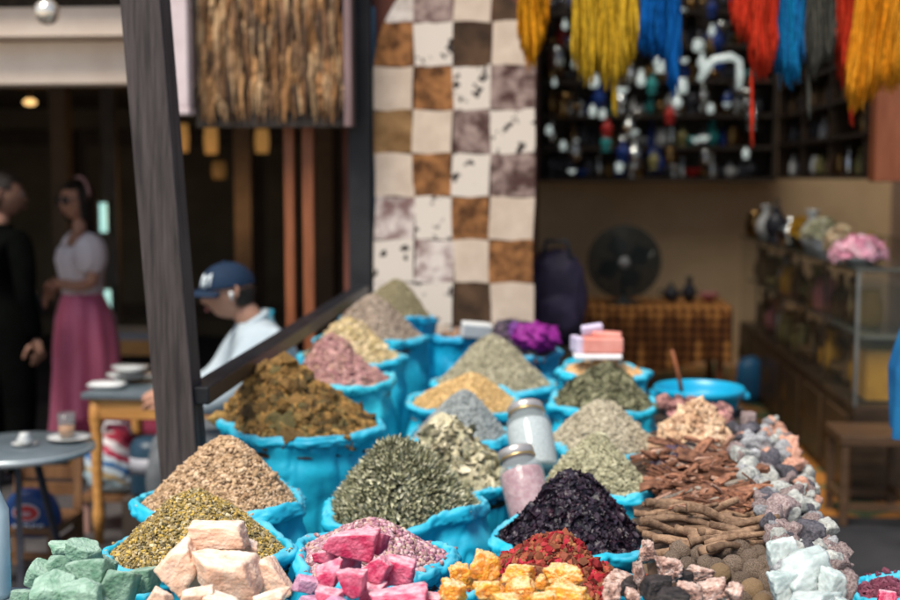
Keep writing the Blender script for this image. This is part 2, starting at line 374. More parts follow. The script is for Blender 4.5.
g_ = MB(); g_.add([(-40,-40,.004),(40,-40,.004),(40,1.75,.004),(-40,1.75,.004)], [(0,1,2,3)]); struct('bounce_ground', g_, mat('bounce_pale', (.42,.38,.33), (.58,.53,.47), rough=.85, scale=2, bump=.2))  # unseen pale sheet added to bounce fill light onto sack and rug fronts
# shop floor: orange and green diamond tiles
def tile_mat():
    m = bpy.data.materials.new('diamond_tiles'); m.use_nodes = True; N = m.node_tree.nodes; L = m.node_tree.links; b = N['Principled BSDF']
    tc = N.new('ShaderNodeTexCoord'); mp = N.new('ShaderNodeMapping'); mp.inputs['Rotation'].default_value = (0,0,PI/4+.15); mp.inputs['Scale'].default_value = (3.6,3.6,3.6)
    ck = N.new('ShaderNodeTexChecker'); ck.inputs['Scale'].default_value = 1
    ck.inputs[1].default_value = (.42,.17,.035,1); ck.inputs[2].default_value = (.09,.13,.06,1)
    L.new(tc.outputs['Object'], mp.inputs[0]); L.new(mp.outputs[0], ck.inputs[0])
    nz = N.new('ShaderNodeTexNoise'); nz.inputs['Scale'].default_value = 7; nz.inputs['Detail'].default_value = 5
    mx = N.new('ShaderNodeMix'); mx.data_type = 'RGBA'; mx.blend_type = 'MULTIPLY'; mx.inputs[0].default_value = .75
    rp = N.new('ShaderNodeValToRGB'); rp.color_ramp.elements[0].color = (.25,.22,.2,1); rp.color_ramp.elements[1].color = (1,1,1,1); rp.color_ramp.elements[0].position=.3; rp.color_ramp.elements[1].position=.65
    L.new(nz.outputs[0], rp.inputs[0]); L.new(ck.outputs[0], mx.inputs[6]); L.new(rp.outputs[0], mx.inputs[7]); L.new(mx.outputs[2], b.inputs['Base Color'])
    b.inputs['Roughness'].default_value = .5; return m
g_ = MB(); g_.add([(-.1,5.95,.004),(4.2,5.95,.004),(4.2,10.8,.004),(-.1,10.8,.004)], [(0,1,2,3)]); struct('shop_floor', g_, tile_mat())
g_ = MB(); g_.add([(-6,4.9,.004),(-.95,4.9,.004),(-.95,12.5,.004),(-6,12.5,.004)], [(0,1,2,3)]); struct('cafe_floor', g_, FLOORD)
# the shop room
struct('shop_back_wall', MB().box((2.0,10.95,1.6), (4.6,.3,3.2)), TAN)
struct('shop_right_wall', MB().box((2.95,8.3,1.6), (.2,5.0,3.2)), mat('beige_plaster', (.42,.30,.24), (.5,.37,.30), rough=.9, scale=3, bump=.15))
struct('partition_wall', MB().box((-.53,8.4,1.6), (.84,5.4,3.2)), mat('rust_plaster', (.13,.045,.03), (.19,.07,.05), rough=.9, scale=3, bump=.2))
sc_ = MB()
for k in range(38): sc_.box((1.4,5.72+k*.145,3.25), (4.6,.090,.02))  # unseen ceiling; slat gaps added to let sun brighten the room
for x in (-.6,.7,2.0,3.3): sc_.box((x,8.4,3.20), (.08,5.5,.075))
struct('shop_light_slats', sc_, mat('light_slat_wood', (.20,.12,.06), (.32,.2,.1), rough=.8, scale=5, bump=.2))
# the cafe room
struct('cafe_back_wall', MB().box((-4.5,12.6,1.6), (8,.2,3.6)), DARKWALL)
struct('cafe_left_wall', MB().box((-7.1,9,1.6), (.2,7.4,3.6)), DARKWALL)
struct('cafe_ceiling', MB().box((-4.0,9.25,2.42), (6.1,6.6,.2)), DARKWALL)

# facade pieces of the cafe
t = thing('lintel', 'broad cream painted lintel over the cafe opening at upper left', 'lintel', (0,0,0))
a, b = at(-330,100,5.9), at(196,88,5.9)
lw = MB(); zc = (a.z+b.z)/2
lw.box(((a.x+b.x)/2, 5.9, 2.15), (b.x-a.x, .18, .20)); lw.build('lower_board', CREAM, t, .006)
MB().box(((a.x+b.x)/2-.01, 5.84, 2.325), (b.x-a.x, .30, .135)).build('upper_board', CREAM, t, .006)
o = MB().box(((a.x+b.x)/2, 5.8, 2.55), (b.x-a.x+.2, .3, .06)); o.box(((a.x+b.x)/2, 5.62, 2.50), (b.x-a.x+.2, .06, .07), mi=0)
tag(o.build('awning_beam', mat('brown_beam', (.10,.05,.025), (.2,.1,.05), rough=.6, scale=5, stretch=(1,8,8), bump=.3), None, .004), 'dark brown timber beam above the cream lintel', 'beam')
tag(MB().box(((a.x+b.x)/2, 5.9, 2.455), (b.x-a.x+.1, .22, .12)).build('roof_board', WOODD), 'dark recessed board between lintel and timber beam', 'board')
struct('facade_wall', MB().box((-3.2, 6.05, 3.0), (4.4,.25,.84)), DARKWALL)

# small bare bulb above the lintel
p = at(47, 12, 5.3)
t = thing('light_bulb', 'clear round glass bulb hanging above the cream lintel', 'light bulb', p)
g_ = MB(); g_.lathe([(.001,-.055),(.03,-.048),(.05,-.025),(.055,0),(.048,.028),(.03,.045),(.018,.055)]); g_.build('glass_globe', mat('bulb_glass', (.9,.8,.65), (.95,.85,.7), rough=.08, bump=0, metal=.75, spec=.8), t)
g_ = MB(); g_.lathe([(.018,.055),(.02,.06),(.02,.09),(.005,.10)]); g_.tube([(0,0,.10),(0,0,.5)], .004); g_.build('socket', WOODD, t)

# the leaning grey post and the rail behind the sacks
t = thing('wooden_post', 'thick weathered grey wooden post leaning at left of the sacks', 'post', (0,0,0))
a, b = at(137,-40,3.02), at(182,500,3.02); d = (b-a).normalized(); b2 = b+d*((b.z-0.0)/-d.z)*1.0
me = MB(); me.bar(a+Vector((0,.04,0)), b2+Vector((0,.04,0)), .092, .10)
o = me.build('post_timber', GREYW, t, .004)
t2 = thing('handrail', 'black sloping handrail running back from the grey post behind the sacks', 'rail', (0,0,0))
ra, rb = at(197,396,3.03), at(362,290,5.5)
mm = MB(); mm.bar(ra, rb, .062, .045); mm.build('rail_bar', mat('black_paint', (.006,.007,.010), (.014,.016,.02), rough=.4, scale=10, bump=.2), t2, .004)
mm = MB(); mm.box((rb.x,5.48,.55), (.05,.05,1.08)); mm.build('rail_post', MATS['black_paint'], t2)

# white pipe beside the post
a, b = at(179,-30,5.3), at(182,108,5.3)
g_ = MB(); g_.box(((a.x+b.x)/2, 5.3, (a.z+b.z)/2), (.082,.08,a.z-b.z)); g_.box((b.x-.0,5.3,b.z-.015),(.09,.09,.03))
tag(g_.build('door_jamb', mat('mauve_white_paint', (.50,.40,.40), (.62,.52,.52), rough=.6, scale=5, bump=.1), None, .006), 'short whitish upright board between grey post and bark screen', 'board')

# bark screen
t = thing('bark_screen', 'hanging screen of shaggy vertical bark strips above the orange poles', 'screen', (0,0,0))
x0 = at(196,0,5.4).x; x1 = at(343,0,5.4).x; zb = at(0,122,5.4).z; 
mm = MB(); mm.box(((x0+x1)/2+.01, 5.46, 2.36), (x1-x0+.06,.03,1.06)); mm.build('backing_board', WOODD, t)
mm = MB(); mm.box((x1+.02, 5.42, 2.36), (.03,.09,1.06)); mm.build('side_frame', mat('mauve_wood', (.16,.10,.10), (.24,.16,.16), rough=.6, scale=5, stretch=(8,8,1), bump=.2), t)
Vs = []; Fs_ = []; g = np.random.default_rng(3)
for row in range(7):
    for i in range(74):
        x = g.uniform(x0+.005, x1-.005); z = zb+ .13*row + g.uniform(-.02,.05); L_ = g.uniform(.14,.30); wd = g.uniform(.005,.013); k = 7
        y = 5.43-.006*row*.5-g.uniform(0,.035); th = g.uniform(.003,.008); ph = g.uniform(0,6); am = g.uniform(.001,.006)
        base = len(Vs)
        for q in range(k+1):
            tt = q/k; zz = z+L_*tt; xx = x+am*math.sin(ph+tt*6)+g.normal()*.001; ww = wd*(.35+.65*min(1,tt*2.5))*(1 if q<k else .5); yy = y-.012*math.sin(PI*tt)*g.uniform(.3,1.4)
            Vs += [(xx-ww,yy,zz),(xx,yy-th,zz+g.normal()*.002),(xx+ww,yy,zz)]
        for q in range(k):
            for j in (0,1): Fs_.append((base+q*3+j, base+q*3+j+1, base+(q+1)*3+j+1, base+(q+1)*3+j))
bm_ = mat('bark_strips', None, cols=[(.05,.03,.02),(.10,.055,.03),(.32,.15,.055),(.48,.26,.11),(.12,.07,.04),(.55,.36,.19),(.20,.10,.05)], per='island', rough=.85, scale=40, bump=.4, bscale=120)
link('bark_strips', nmesh('bark_strips', np.array(Vs), np.array(Fs_), bm_, smooth=False), t)

# cafe front poles and dark columns
for i, (pa, pb) in enumerate(((289,289),(308,309))):
    a = at(pa,112,5.6); bq = at(pb,330,5.6)
    g_ = MB(); g_.box((a.x, 5.6, 1.16), (.05 if i else .044,.05,2.33)); tag(g_.build('wooden_pole', ORANGEW, None, .004), ('left' if i == 0 else 'right')+' one of two orange brown poles under the bark screen', 'pole', 'orange brown poles')
x = at(361,100,5.62).x
tag(MB().box((x,5.62,1.6), (.10,.12,3.2)).build('dark_column', mat('charcoal_paint', (.012,.012,.014), (.025,.024,.026), rough=.5, scale=6, bump=.1), None, .004), 'tall near-black column just left of the patchwork hide rug', 'column')
x = at(373,100,5.68).x
tag(MB().box((x,5.66,1.42), (.03,.05,1.9)).build('blue_board', mat('slate_blue_paint', (.05,.13,.20), (.08,.18,.27), rough=.6, bump=.1), None), 'narrow slate blue board behind the left edge of the rug', 'board')
for px in (243, 165, 325, 60):
    x = at(px,100,9).x; tag(MB().box((x,9,1.16), (.12,.12,2.32)).build('cafe_pillar', mat('brown_paint', (.07,.045,.028), (.10,.065,.04), rough=.7, bump=.1)), 'slim brown pillar standing deep inside the dark cafe', 'pillar', 'cafe pillars')
# cafe back joinery
for i, px in enumerate((30,120,215,300)):
    x = at(px,100,12.4).x
    g_ = MB(); g_.box((x,12.42,1.15),(.9,.05,1.9)); o = g_.build('wall_panel', mat('panel_brown', (.05,.032,.02), (.075,.05,.03), rough=.6, scale=4, bump=.1), None, .01)
    g2 = MB(); g2.box((x,12.38,1.15),(.7,.04,1.6)); g2.build('inner_panel', DARKWALL, o, .01); tag(o, 'brown framed panel on the far cafe wall', 'panel', 'cafe wall panels')

# warm lamps in the cafe
LAMPG = mat('warm_lamp', (.30,.15,.05), rough=.5, bump=0, emis=((1,.50,.14), .24))
for px, py, ww, hh, lab in ((183,138,12,28,'amber box lamp hanging just right of the grey post'),(211,140,15,28,'brightest amber box lamp beneath the bark screen'),(262,141,15,24,'amber box lamp left of the orange poles'),(219,170,16,18,'dim lower amber box lamp in the cafe')):
    p = at(px,py,9.2); s_ = 9.2/1250
    t = thing('hanging_lamp', lab, 'lamp', p, 0, 'amber cafe lamps')
    g_ = MB(); g_.lathe([(ww*s_*.42,-hh*s_/2),(ww*s_*.5,0),(ww*s_*.42,hh*s_/2)], n=12, cap=True); g_.build('lamp_shade', LAMPG if py < 160 else mat('dim_lamp', (.14,.08,.03), rough=.5, bump=0, emis=((1,.5,.15), .05)), t)
    g_ = MB(); g_.tube([(0,0,hh*s_/2),(0,0,2.33-p.z)], .006); g_.build('lamp_cord', WOODD, t)
    ld = bpy.data.lights.new('lamp_glow','POINT'); ld.energy = 1.6; ld.color = (1,.62,.3); ld.shadow_soft_size = .06; lo_ = bpy.data.objects.new('lamp_glow', ld); COL.objects.link(lo_); lo_.location = (p.x, p.y-.5, p.z-.5)
for px, py in ((30,103),(110,111)):
    p = at(px,py,9.6); t = thing('spot_lamp', 'small round warm ceiling spot '+('at far left of' if px < 60 else 'nearer the grey post in')+' the cafe', 'lamp', (p.x,p.y,2.32), 0, 'cafe ceiling spots')
    dz = p.z-2.32
    g_ = MB(); g_.lathe([(.001,dz-.02),(.04,dz-.012),(.05,dz+.01),(.03,dz+.03)]); g_.build('lamp_face', mat('warm_spot', (.9,.6,.25), rough=.5, bump=0, emis=((1,.6,.22), 1.7)), t)
    g_ = MB(); g_.tube([(0,0,dz+.02),(0,0,0)], .012); g_.build('lamp_stem', WOODD, t)
for px, py0, py1, lab in ((103,203,232,'upper'),(107,290,311,'lower')):  # narrow gaps showing daylight, made as glowing strips; no lamps there
    a, b = at(px,py0,8.6), at(px,py1,8.6)
    t = thing('daylit_slit', lab+' pale green upright daylit slit behind the woman, made as a glowing strip', 'light slit', (a.x,8.6,b.z), 0, 'pale green daylit slits')
    g_ = MB(); g_.tube([(0,0,0),(0,0,a.z-b.z)], .026, 12); g_.build('glow_strip', mat('slit_glow', (.5,.8,.75), rough=.4, bump=0, emis=((.5,.9,.82), .85)), t)
    g_ = MB(); g_.box((0,.045,(a.z-b.z)/2),(.03,.03,a.z-b.z+.06)); g_.build('holder', WOODD, t)
x = at(105,0,8.7).x
tag(MB().box((x,8.72,1.16), (.10,.06,2.32)).build('slit_board', WOODD), 'dark upright board that carries the two glowing green slits', 'board')

# ------------------------------------------------------------------ patchwork hide rug
cream = (.54,.42,.32)
def hide(name, c1, c2, scale=7, lo=.35, hi=.65, det=3): return mat('hide_'+name, c1, c2, rough=.85, scale=scale, lo=lo, hi=hi, detail=det, bump=.5, bscale=120, bdist=.004, spec=.15, sheen=.15)
HM = [hide('cream', (.46,.36,.28), (.61,.50,.40), 10, .3, .7, 6), hide('white', (.40,.33,.29), (.66,.59,.53), 13, .36, .6, 6),
      hide('spotted', (.02,.016,.015), (.60,.53,.46), 16, .36, .41, 2), hide('brown', (.07,.028,.010), (.32,.14,.05), 14, .38, .62, 6),
      hide('mauve', (.07,.035,.03), (.34,.25,.22), 16, .38, .62, 7), hide('dark', (.035,.02,.012), (.10,.055,.03), 8),
      hide('gold', (.12,.06,.02), (.31,.18,.08), 12, .3, .7, 6), hide('mottled', (.20,.12,.11), (.62,.54,.49), 9, .38, .56)]
C_, W_, S_, B_, M_, D_, G_, T_ = range(8)
GRID = [[B_,C_,M_,C_],[C_,M_,B_,W_],[W_,M_,C_,D_],[B_,S_,D_,C_],[C_,B_,S_,M_],[G_,C_,M_,S_],[C_,B_,S_,M_],[T_,S_,B_,C_],[S_,T_,C_,B_],[W_,S_,D_,C_],[M_,C_,M_,W_],[C_,B_,S_,M_],[B_,W_,G_,C_],[C_,M_,C_,B_]]
xe = [at(px,180,5.6).x for px in (374,414,453,490.5,535)]
zt = at(450,22,5.6).z; rh = .1925
mm = MB(); cx_ = (xe[0]+xe[-1])/2; hw = (xe[-1]-xe[0])/2; zs = at(450,75,5.6).z; bb = .465
def halfw(z): return hw if z <= zs else hw*math.sqrt(max(0, 1-((z-zs)/bb)**2))
nv = 10
for r_ in range(14):
    z1 = zt+rh*(3-r_); z0 = z1-rh
    for c_ in range(4):
        xa, xb = xe[c_], xe[c_+1]; vs = []; 
        for i in range(nv+1):
            z = z0+(z1-z0)*i/nv; z = max(z,.0)
            for j in range(nv+1):
                x = xa+(xb-xa)*j/nv; h_ = halfw(z); u, v = i/nv*2-1, j/nv*2-1
                xx = max(cx_-h_, min(cx_+h_, x + .006*math.sin(z*9+c_*2)+ .004*math.sin(x*31+r_)))
                puff = .0*(1-max(abs(u),abs(v))**14)
                lean = (2.6-z)*-.03+.012*math.sin(z*2.2+x*3)
                vs.append((xx, 5.63+lean-puff-.02, z+.005*math.sin(x*23+r_*2)))
        fs = []
        for i in range(nv):
            for j in range(nv):
                q = [i*(nv+1)+j, i*(nv+1)+j+1, (i+1)*(nv+1)+j+1, (i+1)*(nv+1)+j]
                if len({(round(vs[k][0],5), round(vs[k][2],5)) for k in q}) >= 3 and abs(vs[q[0]][0]-vs[q[1]][0])+abs(vs[q[2]][0]-vs[q[3]][0]) > 1e-4: fs.append(q)
        mm.add(vs, fs, GRID[r_][c_], True)
o = mm.build('patchwork_rug', HM)
tag(o, 'tall arched patchwork rug of brown and cream cowhide squares against the wall', 'rug')

# ------------------------------------------------------------------ shop interior
# wall shelves with lamps, pots and bottles
WX0, WX1 = .0, 1.72
t = thing('wall_shelves', 'dark wall shelves crowded with wares at the back of the shop', 'shelves', ((WX0+WX1)/2,10.6,0))
mm = MB(); mm.box((0,.16,2.42),(WX1-WX0+.2,.04,1.66)); mm.build('back_board', WOODD, t)
SHZ = [1.60,1.86,2.12,2.40,2.68,2.96]
for z in SHZ: MB().box((0,0,z),(WX1-WX0+.2,.30,.03)).build('shelf', WOODD, t)
for sx in (-1,1): MB().box((sx*(WX1-WX0+.2)/2,0,2.42),(.03,.30,1.66)).build('side_panel', WOODD, t)
SILV = mat('silver_ware', (.55,.58,.56), (.8,.82,.8), rough=.22, metal=1, bump=.2, bscale=40)
BRASSD = mat('aged_brass', (.16,.09,.03), (.4,.25,.1), rough=.3, metal=1, bump=.2)
DARKM = mat('dark_ware', (.02,.022,.03), (.05,.05,.06), rough=.3, bump=.1)
WHITEC = mat('white_ceramic', (.55,.57,.56), (.66,.67,.66), rough=.25, bump=0, spec=.6)
REDC = mat('red_glass', (.45,.02,.02), (.6,.05,.04), rough=.2, bump=0)
TEALC = mat('teal_glass', (.03,.30,.30), (.06,.42,.4), rough=.2, bump=0)
BLUEC = mat('cobalt_glass', (.01,.03,.16), (.02,.06,.28), rough=.2, bump=0)
OLIV = mat('olive_ceramic', (.18,.17,.06), (.28,.25,.1), rough=.35, bump=0)
PINKC = mat('rose_ceramic', (.35,.12,.13), (.5,.2,.2), rough=.4, bump=0)
WARES = {
 'bottle': [(.001,0),(.035,0),(.038,.02),(.036,.10),(.014,.135),(.012,.18),(.016,.185),(.001,.186)],
 'jar': [(.001,0),(.045,0),(.055,.03),(.055,.09),(.04,.115),(.042,.12),(.042,.145),(.001,.15)],
 'lantern': [(.001,0),(.05,0),(.052,.015),(.03,.03),(.055,.06),(.062,.10),(.045,.14),(.02,.16),(.028,.175),(.008,.19),(.001,.215)],
 'teapot': [(.001,0),(.035,0),(.06,.03),(.065,.06),(.05,.095),(.025,.105),(.03,.115),(.012,.13),(.01,.145),(.001,.15)],
 'vase': [(.001,0),(.03,0),(.055,.05),(.05,.10),(.02,.14),(.022,.17),(.035,.19),(.03,.185)],
 'bowl': [(.001,0),(.03,0),(.035,.01),(.075,.05),(.08,.07),(.074,.068),(.03,.02),(.001,.015)],
}
protos = {}
def ware(kind, m, loc, s, label, cat, group):
    key = (kind, m.name)
    if key not in protos:
        mb = MB(); mb.lathe(WARES[kind], n=20)
        if kind == 'teapot':
            mb.tube([(.055,0,.05),(.085,0,.07),(.10,0,.10),(.115,0,.11)], [.014,.011,.008,.007]); mb.tube([(-.055,0,.085),(-.09,0,.09),(-.095,0,.055),(-.062,0,.035)], .006)
        if kind == 'lantern':
            mb.tube([(-.02,0,.20),(0,0,.235),(.02,0,.20)], .004)
        me = bpy.data.meshes.new(kind); me.from_pydata(mb.V, [], mb.F); me.materials.append(m); me.polygons.foreach_set('use_smooth', [True]*len(mb.F)); protos[key] = me
    o = link(kind, protos[key]); o.location = loc; o.scale = (s,s,s); o.rotation_euler = (0,0,random.uniform(0,6.28))
    return tag(o, label, cat, group)
mats_w = [DARKM]*6+[SILV]*5+[BRASSD]*6+[WHITEC]+[REDC]+[TEALC]+[BLUEC]*3+[OLIV]+[PINKC]
CN = {'glint_glow_metal':'bright pale','dark_ware':'dark glazed','silver_ware':'shiny silver','aged_brass':'aged brass','white_ceramic':'white ceramic','red_glass':'red glass','teal_glass':'teal glass','cobalt_glass':'cobalt blue','olive_ceramic':'olive glazed','rose_ceramic':'rose coloured'}
ORD = ['lowest','second','third','fourth','fifth','topmost']
for k, z in enumerate(SHZ):
    x = WX0+.0
    while x < WX1-.02:
        kind = random.choice(list(WARES)); m = random.choice(mats_w); s = random.uniform(.75,1.2)
        if kind == 'bowl': s *= .9
        ware(kind, m, (x, 10.6+random.uniform(-.08,.05), z+.016), s, f'{CN[m.name]} {kind} on the {ORD[k]} back shelf of the shop', kind, 'wares on the '+ORD[k]+' back shelf')
        x += random.uniform(.065,.10)
# pale pendants whose emission paints in glints of reflected light
def hung(px, py, Y, kind, m, s, label):
    p = at(px,py,Y); t = thing('pendant', label, 'pendant', p)
    mb = MB(); mb.lathe([(r*s, (z-.10)*s) for r, z in WARES[kind]], n=20); mb.build('pendant_body', m, t)
    mb = MB(); mb.tube([(0,0,.08*s),(0,0,3.18-p.z)], .004, 5); mb.build('hanging_cord', WOODD, t)
GL = mat('glint_glow_metal', (.75,.8,.78), (.9,.93,.9), rough=.35, metal=.4, bump=.3, bscale=20, emis=((.8,.95,.9), .40))  # emission stands in for bright reflections; these wares are no lamps
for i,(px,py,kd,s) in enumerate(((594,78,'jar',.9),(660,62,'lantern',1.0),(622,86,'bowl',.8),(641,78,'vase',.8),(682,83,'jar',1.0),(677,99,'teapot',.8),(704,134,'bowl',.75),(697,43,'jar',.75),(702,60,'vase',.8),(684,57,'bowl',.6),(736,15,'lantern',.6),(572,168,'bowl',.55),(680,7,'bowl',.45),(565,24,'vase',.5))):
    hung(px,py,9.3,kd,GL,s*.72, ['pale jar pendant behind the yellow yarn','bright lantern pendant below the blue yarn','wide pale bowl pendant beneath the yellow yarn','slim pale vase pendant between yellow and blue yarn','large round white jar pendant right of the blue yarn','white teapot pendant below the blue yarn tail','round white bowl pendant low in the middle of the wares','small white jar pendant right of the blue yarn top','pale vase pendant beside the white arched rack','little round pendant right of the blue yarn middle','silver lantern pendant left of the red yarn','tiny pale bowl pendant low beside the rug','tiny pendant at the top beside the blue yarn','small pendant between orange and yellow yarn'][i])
g = np.random.default_rng(404)
for i in range(60):
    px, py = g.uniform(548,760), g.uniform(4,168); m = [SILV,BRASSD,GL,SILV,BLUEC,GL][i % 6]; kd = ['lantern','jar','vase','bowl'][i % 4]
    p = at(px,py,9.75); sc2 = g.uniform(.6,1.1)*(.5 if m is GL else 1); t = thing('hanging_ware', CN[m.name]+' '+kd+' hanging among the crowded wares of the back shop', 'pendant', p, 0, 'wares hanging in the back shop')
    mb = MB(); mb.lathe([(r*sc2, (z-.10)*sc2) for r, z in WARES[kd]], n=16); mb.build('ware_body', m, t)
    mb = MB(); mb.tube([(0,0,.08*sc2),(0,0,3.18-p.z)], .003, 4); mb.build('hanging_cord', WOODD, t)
# white arched rack (bent pale tube)
p = at(722,72,9.3)
t = thing('wall_rack', 'white arched bracket hanging among the wares left of the red yarn', 'rack', p)
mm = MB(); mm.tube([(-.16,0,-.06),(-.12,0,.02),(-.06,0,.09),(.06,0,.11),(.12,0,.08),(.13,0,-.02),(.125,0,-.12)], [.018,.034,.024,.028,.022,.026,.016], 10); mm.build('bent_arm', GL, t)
mm = MB(); mm.tube([(0,0,.12),(0,0,3.18-p.z)], .004, 5); mm.build('hanging_cord', WOODD, t)
for px,py,m,lab in ((607,128,REDC,'red glass lantern hanging low left of the blue yarn'),(670,114,REDC,'red glass lantern under the blue yarn tail'),(606,142,TEALC,'teal glass lantern low under the yellow yarn'),(652,84,TEALC,'small teal lantern below the blue yarn'),(654,160,OLIV,'pale olive lantern low beside the wares')):
    hung(px,py,9.3,'lantern',m,.7,lab)

# plaid covered bench at the back, fan on it
def plaid():
    m = bpy.data.materials.new('plaid_cloth'); m.use_nodes = True; N = m.node_tree.nodes; L = m.node_tree.links; b = N['Principled BSDF']
    tc = N.new('ShaderNodeTexCoord'); prev = None
    for d_, s_ in (('X',9),('Z',9),('Y',9)):
        wv = N.new('ShaderNodeTexWave'); wv.bands_direction = d_; wv.inputs['Scale'].default_value = s_/2; L.new(tc.outputs['Object'], wv.inputs[0])
        rp = N.new('ShaderNodeValToRGB'); rp.color_ramp.elements[0].position = .3; rp.color_ramp.elements[1].position = .55; rp.color_ramp.elements[0].color = (.35,.28,.2,1); rp.color_ramp.elements[1].color = (1,1,1,1); L.new(wv.outputs[0], rp.inputs[0])
        if prev is None: prev = rp.outputs[0]
        else:
            mx = N.new('ShaderNodeMix'); mx.data_type = 'RGBA'; mx.blend_type = 'MULTIPLY'; mx.inputs[0].default_value = 1; L.new(prev, mx.inputs[6]); L.new(rp.outputs[0], mx.inputs[7]); prev = mx.outputs[2]
    mx = N.new('ShaderNodeMix'); mx.data_type = 'RGBA'; mx.blend_type = 'MULTIPLY'; mx.inputs[0].default_value = 1; mx.inputs[6].default_value = (.72,.32,.08,1); L.new(prev, mx.inputs[7]); L.new(mx.outputs[2], b.inputs['Base Color']); b.inputs['Roughness'].default_value = .9; return m
PL = plaid()
bx0, bx1 = at(578,300,9.6).x, at(728,300,9.6).x; bz = at(0,298,9.6).z
t = thing('bench', 'low bench under a brown and orange plaid cloth at the shop back', 'bench', ((bx0+bx1)/2, 9.6, 0))
W2 = (bx1-bx0)/2
MB().box((0,.1,bz-.06),(2*W2-.04,.7,.06)).build('bench_top', WOODD, t)
for sx in (-1,1):
    for sy in (-.2,.4): MB().box((sx*(W2-.08),sy,(bz-.09)/2),(.05,.05,bz-.09)).build('leg', ORANGEW, t)
vs = []; nx_, ny_ = 40, 26
path = [(-.26,bz-.44),(-.265,bz-.3),(-.262,bz-.15),(-.258,bz-.05),(-.25,bz-.01),(-.22,bz),(0,bz+.004),(.3,bz+.003),(.45,bz)]
for yy, zz in path:
    for i in range(nx_+1):
        u = i/nx_; x = -W2+2*W2*u; dr = max(0,(bz-zz)); vs.append((x, yy-.03*dr*4*(.5+.5*math.sin(u*34))*1.0, zz+(.06*math.sin(u*PI)**.5*0 if dr<.3 else .04*math.sin(u*9))))
fs = [(r*(nx_+1)+i, r*(nx_+1)+i+1, (r+1)*(nx_+1)+i+1, (r+1)*(nx_+1)+i) for r in range(len(path)-1) for i in range(nx_)]
mm = MB(); mm.add(vs, fs, 0, True); o = mm.build('plaid_cloth', PL); o.location = t.location; tag(o, 'brown and orange checked cloth draped over the low bench', 'cloth')
# fan
p = at(624,262,9.5); rad = 36/1250*9.5
t = thing('electric_fan', 'round dark wire guard fan standing on the plaid bench', 'fan', (p.x,9.5,bz+.008))
cz = p.z-bz-.008
mm = MB()
for k in range(17):
    r_ = rad*(.14+.0537*k); yy = -.07*math.cos(min(1,r_/rad)*PI/2)
    mm.tube([(r_*math.cos(a), yy, cz+r_*math.sin(a)) for a in np.linspace(0,2*PI,33)], .0065, 5, cap=False)
for k in range(28):
    a = 2*PI*k/28; mm.tube([(q*rad*math.cos(a), -.07*math.cos(q*PI/2), cz+q*rad*math.sin(a)) for q in (.1,.4,.7,.9,1)], .003, 5)
DK = mat('fan_guard', (.02,.03,.03), (.035,.045,.045), rough=.4, bump=0)
mm.build('wire_guard', DK, t)
mm = MB(); mm.lathe([(.001,-.03),(.05,-.03),(.06,0),(.06,.10),(.03,.14),(.001,.14)], (0,0,cz), rot=Matrix.Rotation(-PI/2,3,'X'), n=20); mm.build('motor_housing', DK, t)
for k in range(4):
    a = k*PI/2+.4; mb = MB(); vs = []
    for i in range(6):
        q = .05+(rad*.85-.05)*i/5; hw_ = .02+.06*math.sin(PI*min(1,i/4.2))
        for s_ in (-1,1): vs.append((q*math.cos(a)-s_*hw_*math.sin(a), -.02+s_*.02, cz+q*math.sin(a)+s_*hw_*math.cos(a)))
    mb.add(vs, [(2*i,2*i+1,2*i+3,2*i+2) for i in range(5)], 0, True); mb.build('blade', mat('fan_blade', (.10,.11,.10), (.13,.14,.12), rough=.35, bump=0), t)
mm = MB(); mm.lathe([(.001,0),(.13,0),(.13,.015),(.03,.03),(.02,.04),(.018,cz-.05)], n=20); mm.build('stand', DK, t)
mm = MB(); mm.lathe([(.001,-.09),(.035,-.085),(.045,-.07),(.03,-.065)], (0,0,cz), rot=Matrix.Rotation(-PI/2,3,'X'), n=16)
mm.build('hub_cap', mat('hub_grey', (.4,.4,.4), rough=.3, bump=0), t)
# bits on the bench
for px, py, kd, m, lab in ((672,285,'teapot',DARKM,'dark teapot on the plaid bench right of the fan'),(690,287,'vase',DARKM,'dark vase on the plaid bench'),(710,287,'bowl',PINKC,'dusky rose bowl at right end of the plaid bench')):
    p = at(px,py,9.6); ware(kd, m, (p.x,9.65,bz+.01), 1.0, lab, kd, None)
# dark cloth covered bag beside the rug
p = at(556,300,6.4)
t = thing('backpack', 'dark purple stuffed backpack standing right of the rug', 'bag', (p.x,6.4,0))
D, Fc = ico(4); q = np.sign(D)*np.abs(D)**.8; V = q*np.array([.155,.12,.24])*(1+.05*Noise(5,2,3)(D)[:,None]); V[:,2] += 1.0
link('bag_body', nmesh('bag_body', V, Fc, mat('purple_nylon', (.018,.014,.03), (.05,.035,.075), rough=.6, bump=.3)), t)
mm = MB(); mm.tube([(-.08,-.06,1.18),(-.05,-.04,1.29),(.05,-.04,1.29),(.08,-.06,1.18)], .012, 8); mm.build('strap', DARKM, t)
V = q*np.array([.11,.05,.11])*(1+.03*Noise(6,2,3)(D)[:,None]); V[:,2] += .92; V[:,1] -= .11; link('front_pocket', nmesh('pocket', V, Fc, MATS['purple_nylon']), t)
t = thing('stool', 'plain dark stool under the purple backpack', 'stool', (p.x,6.4,0))
MB().box((0,0,.745),(.34,.3,.03)).build('seat', WOODD, t)
for sx in (-1,1):
    for sy in (-1,1): MB().bar((sx*.14,sy*.12,.735),(sx*.17,sy*.14,0),.035).build('leg', WOODD, t)

